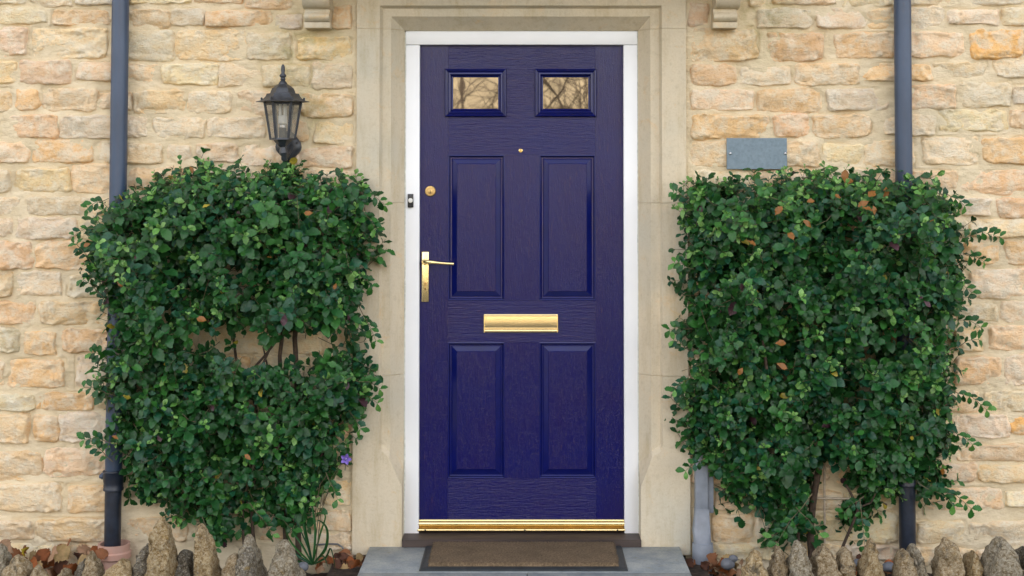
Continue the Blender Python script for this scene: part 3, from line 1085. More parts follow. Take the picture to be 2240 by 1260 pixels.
fa = rng.uniform(0, 6.28, nf); fl_ = rng.uniform(.003, .008, nf); ln = rng.uniform(.001, .005, nf)
ba = np.stack([fx, fy, np.full(nf, .0225)], 1)
dw = np.stack([np.cos(fa) * .0006, np.sin(fa) * .0006, np.zeros(nf)], 1)
fb = rng.uniform(0, 6.28, nf)
tp = ba + np.stack([np.cos(fb) * ln, np.sin(fb) * ln, fl_], 1)
V = np.stack([ba - dw, ba + dw, tp], 1).reshape(-1, 3)
me = bpy.data.meshes.new('coir_fibres')
me.vertices.add(nf * 3); me.vertices.foreach_set('co', (V - np.array(WLOC[mat_])).ravel())
me.loops.add(nf * 3); me.loops.foreach_set('vertex_index', np.arange(nf * 3, dtype=np.int32))
me.polygons.add(nf); me.polygons.foreach_set('loop_start', np.arange(0, nf * 3, 3, dtype=np.int32))
me.update(calc_edges=True)
me.materials.append(M_COIR)
link('coir_fibres', me, mat_, WLOC[mat_])['kind'] = 'stuff'

# ------------------------------------------------------------------ canopy brackets and canopy
def bracket(pxs, label):
    """pxs: photo x of the left and right front edges at the fillet and at the roll"""
    (f0, f1), (r0, r1) = pxs
    yf, yr = YW - .075, YW - .13
    root = thing('canopy_bracket', (X((f0 + f1) / 2, yf, 50), YW, Z(61, yf)), label, 'bracket', 'scrolled stone brackets under the canopy')
    x0, x1 = X(f0, yf, 55), X(f1, yf, 55)
    z_ = lambda py, Y: Z(py, Y)
    # fillet block
    MB().box(x0, x1, yf, YW + .03, z_(61, yf), z_(48.5, yf), .0015).build('fillet', M_ASHLAR, root, smooth=40)
    # lower roll and hollow
    pr = [(YW + .03, z_(48, yf))]
    zb, zt__ = z_(48, yf), z_(17, yf - .01)
    n_ = 14
    for k_ in range(n_ + 1):
        a = k_ / n_
        # bulge near the bottom turning to a hollow under the big roll
        pr.append((yf + .004 - .022 * math.sin(math.pi * min(1, a * 1.35)) + .004 * a, zb + (zt__ - zb) * a))
    pr.append((YW + .03, zt__))
    MB().extrude_x(pr, x0 + .002, x1 - .002).build('lower_scroll', M_ASHLAR, root, smooth=35)
    X0, X1 = X(r0, yr, 5), X(r1, yr, 5)
    zb = z_(17, yr + .03)
    pr = [(YW + .03, zb)]
    rr_ = 0.075
    for k_ in range(13):
        a = math.pi * 0.5 * k_ / 12
        pr.append((yr + rr_ * (1 - math.sin(a)) * 0.75, zb + rr_ * (1 - math.cos(a)) + (.0 if k_ else 0)))
    pr += [(yr - .03, zb + .14), (yr - .10, zb + .19), (YW + .03, zb + .19)]
    MB().extrude_x(pr, X0, X1).build('upper_scroll', M_ASHLAR, root, smooth=35)
    ztop = zb + .19
    MB().box(X0 - .012, X1 + .012, yr - .13, YW + .03, ztop + .001, ztop + .03, .003).build('abacus', M_ASHLAR, root, smooth=40)
    return ztop + .03


zc = bracket(((665.5, 722), (659, 719)), 'scrolled stone bracket above the lantern at the left of the doorway')
zc2 = bracket(((1559.5, 1613), (1567, 1621)), 'scrolled stone bracket above the slate plaque at the right of the doorway')
zc = max(zc, zc2)
cn = MB().box(-0.98, 0.96, -0.62, YW + .02, zc + .001, zc + .09, .01).build('canopy_slab', M_ASHLAR, None, smooth=40)
tagit(cn, 'flat stone door canopy resting on two scrolled brackets', 'canopy')

# ------------------------------------------------------------------ wall lantern
YLn = YW - 0.135
lc = P(618.5, 262, YLn)
lan = thing('wall_lantern', (lc.x, YW, Z(353, YLn)), 'black six sided wall lantern with clear panes beside the left downpipe', 'wall lantern')
k_px = (YLn - CAM.y) / FPX
def lz(py): return Z(py, YLn)
def lr(px): return px * k_px
rot6 = R(90 - 3)     # a corner seen slightly off axis
rot6 = R(6)
fin = [(lr(2), lz(141)), (lr(4), lz(146)), (lr(4.6), lz(153)), (lr(3.8), lz(160)), (lr(7.6), lz(165)), (lr(7.6), lz(167)), (lr(4.8), lz(170)), (lr(6), lz(174)), (lr(4.5), lz(176)), (lr(7), lz(179)), (lr(9.5), lz(182)), (lr(10), lz(185))]
MB().lathe((lc.x, lc.y, 0), fin, 18).build('finial', M_LANTERN, lan, smooth=50)
dome = [(lr(10), lz(184)), (lr(17), lz(188)), (lr(23), lz(193)), (lr(26), lz(199)), (lr(27.5), lz(204)), (lr(35), lz(205)), (lr(37), lz(210)), (lr(42), lz(216)), (lr(47), lz(219.5)), (lr(58), lz(222)), (lr(58), lz(223.2)), (lr(40), lz(223))]
rf = MB().lathe((lc.x, lc.y, 0), dome, 6, rot=rot6).build('lantern_roof', M_LANTERN, lan, smooth=20)
for k_ in range(6):
    a = rot6 + k_ * math.pi / 3
    MB().lathe((lc.x + lr(46) * math.cos(a), lc.y + lr(46) * math.sin(a), 0), [(lr(2.2), lz(220)), (lr(2.4), lz(214.5)), (lr(1.2), lz(213.5))], 8).build('roof_stud', M_LANTERN, rf)
rt, rb_ = lr(39.5), lr(26.5)
zt_, zb_ = lz(223), lz(303)
cor = lambda k_, r, z: Vector((lc.x + r * math.cos(rot6 + k_ * math.pi / 3), lc.y + r * math.sin(rot6 + k_ * math.pi / 3), z))
for k_ in range(6):
    MB().tube([cor(k_, rt, zt_), cor(k_, rb_, zb_)], [lr(3.3), lr(2.8)], 6).build('corner_bar', M_LANTERN, lan)
    a0, a1 = cor(k_, rt - .001, zt_), cor(k_ + 1, rt - .001, zt_)
    b0, b1 = cor(k_, rb_ - .001, zb_), cor(k_ + 1, rb_ - .001, zb_)
    MB().add([a0, a1, b1, b0], [(0, 1, 2, 3)]).build('glass_pane', M_LGLASS, lan)
    MB().tube([a0.lerp(b0, .05), a1.lerp(b1, .05)], lr(2.4), 6).build('pane_rim', M_LANTERN, lan)
MB().lathe((lc.x, lc.y, 0), [(rb_ + lr(1.5), lz(302)), (rb_ + lr(2.5), lz(306)), (lr(20), lz(307)), (lr(16), lz(312)), (lr(12), lz(316)), (lr(8), lz(318))], 6, rot=rot6).build('lantern_base', M_LANTERN, lan, smooth=20)
# lamp inside
MB().lathe((lc.x, lc.y, 0), [(lr(8.5), lz(301)), (lr(8.5), lz(280)), (lr(7.5), lz(279))], 16).build('lamp_holder', M_BLACK, lan, smooth=40)
MB().lathe((lc.x, lc.y, 0), [(lr(7.5), lz(279)), (lr(7.5), lz(273.5))], 16).build('lamp_cap', M_STEEL, lan, smooth=40)
MB().lathe((lc.x, lc.y, 0), [(lr(7), lz(273)), (lr(10), lz(270)), (lr(10), lz(254)), (lr(9), lz(252.5))], 18).build('lamp_ballast', M_BULB, lan, smooth=40)
tb = MB()
for sx, sy in ((-5, -5), (5, -5), (-5, 5), (5, 5)):
    tb.tube([(lc.x + lr(sx), lc.y + lr(sy), lz(252)), (lc.x + lr(sx), lc.y + lr(sy), lz(228))], lr(3), 8)
tb.build('lamp_tubes', M_BULB, lan, smooth=50)
# bracket arm sweeping down and back to the wall plate
arm = [(lc.x, lc.y, lz(316)), (lc.x + .002, lc.y, lz(322)), (lc.x + .004, lc.y, lz(334)), (lc.x + .006, lc.y + .003, lz(340)), (lc.x + .006, lc.y + .01, lz(346)), (lc.x + .007, lc.y + .03, lz(350))]
MB().tube(arm, [lr(12), lr(7), lr(9.5), lr(6), lr(8), lr(5)], 8).build('bracket_arm', M_LANTERN, lan, smooth=30)
MB().tube([(lc.x + .004, lc.y + .005, lz(332)), (lc.x + .008, lc.y + .05, lz(340)), (lc.x + .012, lc.y + .09, lz(328)), (lc.x + .014, YW - .02, lz(318))], [lr(7), lr(6), lr(7), lr(9)], 8).build('bracket_arm', M_LANTERN, lan, smooth=40)
pc = P(631, 321, YW - .015)
vs_, fs_ = [], []
for (s_, y_) in ((1.0, YW + .006), (1.0, YW - .020), (.86, YW - .028), (.55, YW - .032)):
    for k_ in range(28):
        a = 2 * math.pi * k_ / 28
        rr_ = (1 + .07 * math.cos(4 * a))
        wdt = 27 if math.sin(a) > -0.2 else 27 * (1 + .25 * (math.sin(a) + .2))
        vs_.append((pc.x + lr(wdt) * rr_ * s_ * math.cos(a), y_, pc.z + lr(33) * s_ * rr_ * math.sin(a)))
for i in range(3):
    for k_ in range(28):
        fs_.append((i * 28 + k_, i * 28 + (k_ + 1) % 28, (i + 1) * 28 + (k_ + 1) % 28, (i + 1) * 28 + k_))
fs_.append(tuple(84 + k_ for k_ in range(28)))
bp = MB().add(vs_, fs_).build('back_plate', M_LANTERN, lan, smooth=40)
for a, b2 in ((649, 313), (613, 330)):
    c = P(a, b2, YW - .033)
    MB().lathe((c.x, YW - .024, c.z), [(lr(3.6), 0), (lr(3.2), -.006), (lr(1.5), -.008)], 10, 'Y').build('screw', M_LANTERN, bp, smooth=50)

# ------------------------------------------------------------------ plaque
YQ = YW - 0.030
pq = thing('slate_plaque', P(1657, 370, YQ), 'blank blue grey slate plaque fixed with two screws on the right hand wall', 'plaque')
MB().box(X(1591, YQ), X(1723, YQ), YQ, YQ + .010, Z(370, YQ), Z(302, YQ), .0008).build('slate_plate', M_SLATE, pq)
for a in (1597.5, 1717.5):
    c = P(a, 335.5, YQ)
    MB().lathe(c, [(0.0052, .0), (0.0058, -.003), (0.0045, -.0065), (0.0015, -.0078)], 14, 'Y').build('screw', M_STEEL, pq, smooth=60)
    MB().lathe((c.x, YQ + .010, c.z), [(0.004, .0), (0.004, .03)], 10, 'Y').build('screw', M_STEEL, pq, smooth=60)

# ------------------------------------------------------------------ downpipes
YPp = YW - 0.060


def pipe_pt(px, py): return P(px, py, YPp)


dpl = thing('downpipe', pipe_pt(246, 1190), 'round blue grey downpipe left of the lantern ending in a terracotta gully', 'downpipe')
rp = 18.7 / FPX * (YPp - CAM.y)
top, mid1, bot = pipe_pt(264.5, -60), pipe_pt(248.2, 1050), pipe_pt(245.8, 1196)
ext = top + (top - mid1) * 0.6
MB().tube([ext, top, pipe_pt(256, 600), mid1], rp, 32).build('pipe_length', M_PIPE, dpl, smooth=40)
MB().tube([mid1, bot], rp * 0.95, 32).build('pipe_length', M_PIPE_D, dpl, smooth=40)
k_ = rp / 18.7
def on(py): return pipe_pt(264.5 + (246 - 264.5) * (py / 1190.0), py)
col_ = [(20.0, 1028), (22.5, 1029), (23.2, 1031), (21.5, 1034), (22.0, 1050), (21.0, 1056), (21.0, 1066), (22.0, 1068), (21.5, 1072), (19.0, 1073)]
ccc = on(1050)
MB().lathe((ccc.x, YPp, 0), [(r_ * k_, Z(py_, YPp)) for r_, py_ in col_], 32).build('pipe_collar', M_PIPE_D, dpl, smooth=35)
MB().tube([(ccc.x - 22 * k_, YPp + .004, Z(1043, YPp)), (ccc.x - 30 * k_, YPp + .010, Z(1043, YPp))], [4.5 * k_, 5 * k_], 10).build('bracket_lug', M_PIPE, dpl, smooth=40)
MB().box(ccc.x - 29 * k_, ccc.x - 19 * k_, YPp + .01, YW + .01, Z(1050, YPp), Z(1036, YPp), .002).build('bracket_lug', M_PIPE, dpl, smooth=40)

gl = [(31.5, 1188), (34.0, 1187), (34.0, 1203), (37.0, 1206), (36.5, 1218), (31, 1221), (29, 1222), (27.5, 1262), (27, 1275)]
gc = pipe_pt(250, 1200)
vsum = [(r_ * k_, Z(py_, YPp)) for r_, py_ in gl]
vsum = [(20.5 * k_, Z(1205, YPp)), (28.0 * k_, Z(1196, YPp)), (29.5 * k_, Z(1188.5, YPp))] + vsum
gu = MB().lathe((gc.x, YPp - .004, 0), vsum, 36, cap=False).build('gully_pot', M_TERRA, None, smooth=35)
tagit(gu, 'pinkish terracotta gully socket at the foot of the left downpipe', 'gully pot')

dpr = thing('downpipe', pipe_pt(1985.5, 1200), 'round blue grey downpipe right of the slate plaque running behind the right hand shrub', 'downpipe')
top, mid1, bot = pipe_pt(1973.5, -60), pipe_pt(1984, 1050), pipe_pt(1986, 1262)
ext = top + (top - mid1) * 0.6
MB().tube([ext, top, pipe_pt(1979, 600), mid1], rp, 32).build('pipe_length', M_PIPE, dpr, smooth=40)
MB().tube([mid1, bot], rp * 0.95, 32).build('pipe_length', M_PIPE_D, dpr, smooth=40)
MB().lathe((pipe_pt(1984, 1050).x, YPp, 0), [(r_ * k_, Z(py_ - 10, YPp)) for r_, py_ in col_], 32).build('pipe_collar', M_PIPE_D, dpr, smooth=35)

# grey square pipe with a cranked shoe beside the surround
YG = YW - 0.050
gp = thing('grey_pipe', P(1536, 1235, YG), 'light grey square pvc pipe with an angled shoe beside the right side of the surround', 'pipe')
gx = lambda px: X(px, YG, 1100)
MB().box(gx(1520), gx(1548), YG - .022, YG + .022, Z(1116, YG), Z(930, YG), .004).build('pipe_length', M_PVC, gp, smooth=40)
MB().box(gx(1548.5), gx(1561), YG - .004, YG + .030, Z(1122, YG), Z(930, YG), .003).build('pipe_clip', M_PVC, gp, smooth=40)


def loft(secs, name, mat, parent, n=24):
    vs_, fs_ = [], []
    for (cx, cy, cz, rx, ry, sq) in secs:
        for q in range(n):
            a = 2 * math.pi * q / n
            c_, s_ = math.cos(a), math.sin(a)
            p_ = 2 + sq
            l = (abs(c_) ** p_ + abs(s_) ** p_) ** (1 / p_)
            vs_.append((cx + rx * c_ / l, cy + ry * s_ / l, cz))
    for i in range(len(secs) - 1):
        for q in range(n):
            fs_.append((i * n + q, i * n + (q + 1) % n, (i + 1) * n + (q + 1) % n, (i + 1) * n + q))
    fs_ += [tuple(range(n)), tuple(range((len(secs) - 1) * n, len(secs) * n))]
    return MB().add(vs_, fs_).build(name, mat, parent, smooth=40)


q_ = 1 / FPX * (YG - CAM.y)
loft([(gx(1535), YG, Z(1111, YG), 16 * q_, .026, 6), (gx(1535), YG, Z(1122, YG), 16 * q_, .026, 6), (gx(1534), YG - .004, Z(1160, YG), 19 * q_, .030, 5),
      (gx(1535), YG - .014, Z(1180, YG), 19 * q_, .034, 1), (gx(1536), YG - .014, Z(1190, YG), 19.5 * q_, .034, 0)], 'angled_shoe', M_PVC, gp)
MB().lathe((gx(1536), YG - .014, 0), [(22.5 * q_, Z(1186, YG)), (23 * q_, Z(1190, YG)), (23 * q_, Z(1236, YG)), (22 * q_, Z(1262, YG))], 26).build('pipe_socket', M_PVC, gp, smooth=40)

# cable at the foot of the wall, left of the surround
pts = [P(690, 1192, YW - .012), P(715, 1190, YW - .015), P(738, 1190, YW - .015), P(748, 1196, YW - .02), P(758, 1212, YW - .03), P(770, 1222, YW - .03)]
o = MB().tube(pts, .0035, 8).build('cable', M_CABLE, None, smooth=60)
tagit(o, 'thin grey cable along the foot of the wall beside the surround', 'cable')

# ------------------------------------------------------------------ low garden walls with upright coping stones
CT = {'b': (0.52, 0.43, 0.29), 'g': (0.46, 0.43, 0.35), 'd': (0.27, 0.26, 0.23), 'y': (0.60, 0.48, 0.29)}


def coping(parent, x0p, x1p, ytp, lean, tone, yoff=0.0, seed=0, peak=0.5, sharp=1.0):
    Yc = -0.80 + yoff
    x0, x1 = X(x0p, Yc, 1240), X(x1p, Yc, 1240)
    zt_ = Z(ytp, Yc)
    zb_ = -0.07
    cx, hw = (x0 + x1) / 2, (x1 - x0) / 2 * .97
    n, m = 40, 34
    vs_, fs_ = [], []
    hgt = zt_ - zb_
    rs = random.Random(seed)
    dep = rs.uniform(.065, .10)
    cuts = []
    for _ in range(7):
        a = rs.uniform(0, 6.28); el = rs.uniform(-.1, .9)
        cuts.append((Vector((math.cos(a) * math.cos(el), math.sin(a) * math.cos(el), math.sin(el))), rs.uniform(.72, .95)))
    for j in range(m + 1):
        t_ = j / m
        s_ = math.sin(t_ * math.pi / 2)
        z = zb_ + hgt * s_
        # width taper: full below, drawn in towards the crown
        q = max(0.0, 1 - s_ ** (2.7 / sharp)) ** 0.66
        wx, wy = hw * q, dep * (0.35 + 0.65 * q) * q ** .3
        px_ = cx + (peak - 0.5) * 2 * hw * s_ ** 3 * 0.8 + lean * hgt * s_
        for i in range(n):
            a = 2 * math.pi * i / n
            c_, s2 = math.cos(a), math.sin(a)
            l = (abs(c_) ** 5 + abs(s2) ** 5) ** (1 / 5)
            p_ = Vector((px_ + wx * c_ / l, Yc + wy * s2 / l, z))
            nn = Vector((c_, s2, 0.4 * s_))
            d_ = 0.020 * mn.noise((p_.x * 13 + seed * 3.3, p_.y * 13, p_.z * 8)) + 0.012 * mn.noise((p_.x * 32, p_.y * 32 + seed, p_.z * 26)) + 0.009 * mn.noise((p_.x * 70, p_.y * 70, p_.z * 60))
            p_ += nn * d_ * min(1, .35 + 1.2 * q)
            for cn_, cd_ in cuts:
                rel = p_ - Vector((cx, Yc, zb_ + hgt * .45))
                sup = (abs(cn_.x) * hw + abs(cn_.y) * dep * .8 + abs(cn_.z) * hgt * .55) * cd_
                ov = rel.dot(cn_) - sup
                if ov > 0: p_ -= cn_ * ov * .85
            p_ += nn * .0025 * mn.noise(p_ * 120)
            vs_.append(p_[:])
    for j in range(m):
        for i in range(n):
            fs_.append((j * n + i, j * n + (i + 1) % n, (j + 1) * n + (i + 1) % n, (j + 1) * n + i))
    fs_.append(tuple(range(m * n, m * n + n)))
    o = MB().add(vs_, fs_).build('coping_stone', M_COPING, parent, smooth=180)
    t_ = CT[tone]; kk = rs.uniform(.9, 1.15)
    o.color = (t_[0] * kk, t_[1] * kk, t_[2] * kk, 1)
    return o


def garden_wall(x0, x1, label, stones, seed):
    gw = thing('garden_wall', ((x0 + x1) / 2, -0.8, ZR), label, 'garden wall')
    MB().box(x0, x1, -0.87, -0.73, ZR - .02, -0.05).build('wall_core', M_MORTAR, gw)
    jb = MB()
    rs = random.Random(seed)
    z = ZR + .01
    while z < -0.11:
        h = rs.uniform(.05, .08)
        x = x0
        while x < x1 - .05:
            wd = min(rs.uniform(.12, .26), x1 - x)
            vs_, fs_ = stone_mesh(x, z, x + wd, z + h, seed + int(x * 100) + int(z * 1000), 6, 4, yface=-0.872)
            jb.add(vs_, fs_)
            x += wd + .015
        z += h + .015
    q = jb.build('walling_stones', M_COPING, gw, kind='stuff')
    q.color = CT['b'] + (1,)
    for i, s_ in enumerate(stones):
        coping(gw, *s_, seed=seed + i * 13)
    return gw


garden_wall(-3.3, X(700, -.8), 'low garden wall of upright rough coping stones to the left of the step', [
    (-190, -130, 1190, 0, 'b'), (-128, -80, 1210, 0, 'g'), (-76, -34, 1175, 0, 'b'),
    (-30, 17, 1190, 0.05, 'g'), (12, 78, 1214, -.05, 'b', 0.0), (68, 112, 1238, -.1, 'b', -.04), (112, 168, 1244, 0, 'b', -.05), (146, 182, 1222, .2, 'd', .02),
    (180, 230, 1205, -.05, 'b', -.01), (224, 296, 1222, 0.05, 'y', -.03), (290, 334, 1190, .08, 'd', .05), (329, 390, 1133, -.02, 'y', 0),
    (374, 432, 1206, 0.0, 'd', .05), (427, 492, 1146, -.10, 'y', -.01), (470, 522, 1212, .12, 'b', -.04), (536, 590, 1170, -.12, 'g', .03),
    (522, 566, 1198, -.02, 'd', -.05), (592, 664, 1182, -.03, 'g', -.02)], 100)
garden_wall(X(1600, -.8), 3.3, 'low garden wall of upright rough coping stones to the right of the step', [
    (1615, 1678, 1203, .02, 'y'), (1678, 1715, 1196, .05, 'b', .04), (1717, 1779, 1180, -.02, 'g', -.02), (1776, 1840, 1190, -.05, 'b', .01), (1833, 1876, 1199, -.05, 'b', .05),
    (1884, 1931, 1177, -.02, 'y', -.01), (1950, 2006, 1202, .0, 'b', -.04), (1990, 2042, 1191, -.12, 'g', .03), (2040, 2116, 1176, -.05, 'b', 0.0), (2108, 2152, 1206, 0, 'y', .03),
    (2150, 2232, 1176, .0, 'g', -.01), (2222, 2262, 1194, 0, 'd', .03), (2264, 2320, 1185, 0, 'b'), (2325, 2380, 1200, 0, 'g'), (2385, 2440, 1180, 0, 'b')], 400)

# ------------------------------------------------------------------ leaves
def leaf_geo(seed, serr=0.05, curl=0.2, fold=0.18, wid=0.30, lobed=False):
    rs = random.Random(seed)
    st = 12
    vs_, fs_ = [], []
    for i in range(st):
        t_ = i / (st - 1)
        w_ = wid * (math.sin(math.pi * t_ ** 1.35) ** 0.60 * (.55 + .45 * min(1, t_ * 2.2))) if 0 < t_ < 1 else (0.012 if t_ == 0 else .05)
        w_ *= 1 + (serr * 2.2 if i % 2 else -serr * 1.2) * (1 if 0.15 < t_ < .98 else 0)
        wl, wr = w_ * rs.uniform(.93, 1.07), w_ * rs.uniform(.93, 1.07)
        zc_ = -curl * t_ * t_ + .02 * math.sin(t_ * 9 + seed)
        wav = .045 * math.sin(t_ * 14 + seed)
        vs_ += [(-wl, t_, zc_ + fold * wl + wav), (0, t_, zc_), (wr, t_, zc_ + fold * wr - wav * .7)]
    for i in range(st - 1):
        a = i * 3
        fs_ += [(a, a + 1, a + 4, a + 3), (a + 1, a + 2, a + 5, a + 4)]
    return np.array(vs_), np.array(fs_)


LG = [leaf_geo(s_, serr=random.uniform(.03, .07), curl=random.uniform(.05, .4), fold=random.uniform(.05, .5), wid=random.uniform(.25, .36)) for s_ in range(10)]
TINTS = {
    'dark': (0.014, 0.068, 0.015), 'dark2': (0.020, 0.096, 0.025), 'blue': (0.014, 0.080, 0.038), 'mid': (0.036, 0.145, 0.027),
    'young': (0.115, 0.28, 0.060), 'young2': (0.19, 0.36, 0.10), 'brown': (0.26, 0.105, 0.022), 'purple': (0.07, 0.03, 0.04), 'yellow': (0.30, 0.24, 0.03)}


def tint_attr(me, cols):
    at = me.color_attributes.new('tint', 'FLOAT_COLOR', 'POINT')
    at.data.foreach_set('color', np.concatenate([cols, np.ones((len(cols), 1))], 1).astype(np.float32).ravel())


LMESH = {}


def leaf_mesh(gi, tint):
    key = (gi, tint)
    if key not in LMESH:
        v, f = LG[gi]
        me = bpy.data.meshes.new('leaf')
        me.from_pydata(v.tolist(), [], f.tolist())
        me.shade_smooth()
        tint_attr(me, np.tile(np.array(TINTS[tint]), (len(v), 1)))
        me.materials.append(M_LEAF)
        LMESH[key] = me
    return LMESH[key]


def leaves_joined(name, recs, parent, mat=None):
    """recs: (matrix4 numpy 3x4, geo index, colour)"""
    Vs, Fs, Cs = [], [], []
    off = 0
    o0 = np.array(WLOC[parent]) if parent else np.zeros(3)
    for M, gi, c_ in recs:
        v, f = LG[gi]
        Vs.append(v @ M[:, :3].T + M[:, 3] - o0)
        Fs.append(f + off)
        Cs.append(np.tile(c_, (len(v), 1)))
        off += len(v)
    V = np.concatenate(Vs); F = np.concatenate(Fs); Cc = np.concatenate(Cs)
    me = bpy.data.meshes.new(name)
    me.vertices.add(len(V)); me.vertices.foreach_set('co', V.astype(np.float32).ravel())
    me.loops.add(F.size); me.loops.foreach_set('vertex_index', F.astype(np.int32).ravel())
    me.polygons.add(len(F)); me.polygons.foreach_set('loop_start', np.arange(0, F.size, 4, dtype=np.int32))
    me.update(calc_edges=True)
    me.shade_smooth()
    tint_attr(me, Cc)
    me.materials.append(mat or M_LEAF)
    o = link(name, me, parent, o0)
    o['kind'] = 'stuff'
    return o


def frame(p, d, up, L):
    d = d.normalized()
    z = up - d * up.dot(d)
    if z.length < 1e-4: z = d.orthogonal()
    z.normalize()
    x = d.cross(z)
    return np.array([[x.x * L, d.x * L, z.x * L, p.x], [x.y * L, d.y * L, z.y * L, p.y], [x.z * L, d.z * L, z.z * L, p.z]])


YREF = -0.27


def poly_world(pts): return np.array([[P(a, b2, YREF).x, P(a, b2, YREF).z] for a, b2 in pts])


def seg_dist(pt, poly):
    a = poly; b2 = np.roll(poly, -1, 0)
    ab = b2 - a
    t_ = np.clip(((pt - a) * ab).sum(1) / (ab * ab).sum(1), 0, 1)
    c_ = a + ab * t_[:, None]
    d_ = np.sqrt(((pt - c_) ** 2).sum(1))
    i = int(d_.argmin())
    return d_[i], c_[i]


def inside(pt, poly):
    x_, z_ = pt
    a = poly; b2 = np.roll(poly, -1, 0)
    c_ = ((a[:, 1] > z_) != (b2[:, 1] > z_)) & (x_ < (b2[:, 0] - a[:, 0]) * (z_ - a[:, 1]) / (b2[:, 1] - a[:, 1] + 1e-12) + a[:, 0])
    return bool(c_.sum() % 2)


def shrub(name, label, outline, holes, sparse, nshoot, seed, trunks, brown, Tmax=0.34, extra=()):
    rs = random.Random(seed)
    poly = poly_world(outline)
    base = P(outline[len(outline) // 2][0], 1240, YW - .12)
    root = thing(name, (float(poly[:, 0].mean()), YW - .1, ZG), label, 'shrub', 'clipped evergreen shrubs either side of the door')
    hl = [(P(a, b2, YREF).x, P(a, b2, YREF).z, c_ / 535, d_ / 535, str_) for a, b2, c_, d_, str_ in holes]
    lo, hi = poly.min(0), poly.max(0)
    recs = []
    tw = MB()
    made = 0
    tries = 0
    cx_ = (lo[0] + hi[0]) / 2
    while made < nshoot and tries < nshoot * 20:
        tries += 1
        pt = np.array([rs.uniform(lo[0], hi[0]), rs.uniform(lo[1], hi[1])])
        if not inside(pt, poly): continue
        dd, cp = seg_dist(pt, poly)
        skip = False
        for (hx, hz_, hrx, hrz, st_) in hl:
            if ((pt[0] - hx) / hrx) ** 2 + ((pt[1] - hz_) / hrz) ** 2 < 1 and rs.random() < st_:
                skip = True
        if skip: continue
        # thickness follows a domed section, thinner at the foot
        low = min(1, max(0.25, (pt[1] - 0.05) / 0.9))
        T_ = Tmax * math.sqrt(min(1, dd / 0.16)) * low ** .6 + .03
        # lumpy surface
        T_ *= 1 + 0.60 * mn.noise((pt[0] * 6.5, pt[1] * 6.5, seed)) + .35 * mn.noise((pt[0] * 14, pt[1] * 14, seed))
        r_ = 1 - abs(rs.gauss(0, .30))
        if r_ < 0.05: r_ = rs.uniform(.05, .9)
        tip = Vector((pt[0], YW - .02 - T_ * r_, pt[1]))
        out2 = Vector((cp[0] - pt[0], 0, cp[1] - pt[1]))
        if out2.length > 0: out2.normalize()
        wedge = max(0.0, 1 - dd / 0.13)
        n_ = (Vector((0, -1, 0)) * (1 - .65 * wedge) + out2 * wedge * 1.0)
        d_ = (n_ + Vector((rs.gauss(0, .40), rs.gauss(0, .2), rs.gauss(0.30, .40)))).normalized()
        Ls = rs.uniform(.06, .12)
        # edge shoots run out past the outline a little
        if wedge > .6 and rs.random() < .30:
            tip += out2 * rs.uniform(0, .07) + Vector((0, 0, -rs.uniform(0, .02))); Ls += .05
        bs = tip - d_ * Ls
        sag = Vector((rs.gauss(0, .01), 0, rs.gauss(-.004, .008)))
        midp = (bs + tip) / 2 + sag
        deep = r_ < .55
        tw.tube([bs - d_ * rs.uniform(.0, .06), midp, tip], [.0016, .0013, .0009], 3, cap=False)
        sz = rs.uniform(.030, .047) * (1.0 if not deep else 1.05)
        sz = min(.056, sz * 1.05 * math.exp(rs.gauss(0, .24)))
        yg = (not deep) and rs.random() < (.20 + .5 * max(0, (pt[1] - 1.1)))
        r0 = rs.uniform(0, 6.28)
        side = d_.orthogonal().normalized()
        side2 = d_.cross(side)
        pairs = rs.choice((3, 3, 4))
        rowt = rs.choice(('dark', 'dark', 'dark2', 'dark2', 'blue', 'mid'))
        for k_ in range(pairs):
            t_ = (k_ + .6) / (pairs - .0)
            pp = bs.lerp(tip, min(1, t_)) + sag * (1 - abs(2 * t_ - 1))
            for s2 in (0, 1):
                a = r0 + k_ * math.pi / 2 * 1.05 + s2 * math.pi + rs.gauss(0, .22)
                rad = side * math.cos(a) + side2 * math.sin(a)
                op = rs.uniform(.85, 1.35) if k_ < pairs - 1 else rs.uniform(.55, 1.1)
                ld = d_ * math.cos(op) + rad * math.sin(op) + Vector((0, -.05, -.12))
                nrm = d_ * math.sin(op) - rad * math.cos(op) * .5 + Vector((rs.gauss(0, .25), -0.35, .75 + rs.gauss(0, .25)))
                last = k_ == pairs - 1
                s_ = sz * (rs.uniform(.7, .95) if last else rs.uniform(.85, 1.2))
                tint = rowt
                if rs.random() < .25: tint = rs.choice(('dark', 'dark2', 'blue', 'mid'))
                if yg and last: tint = rs.choice(('young', 'young', 'young2')); s_ *= .8
                if yg and k_ == pairs - 2 and rs.random() < .5: tint = 'mid'
                if rs.random() < .0035: tint = 'yellow'
                if rs.random() < .004: tint = 'purple'
                recs.append([frame(pp, ld, nrm, s_), rs.randrange(10), tint, r_ * T_ + rs.uniform(0, .02), s_, nrm.normalized().y])
        if yg:
            for q in range(2):
                ld = d_ + Vector((rs.gauss(0, .4), rs.gauss(0, .4), .3))
                recs.append([frame(tip, ld, Vector((rs.gauss(0, 1), -1, .4)), sz * .42), rs.randrange(10), 'young2', 0, 0, 0])
        made += 1
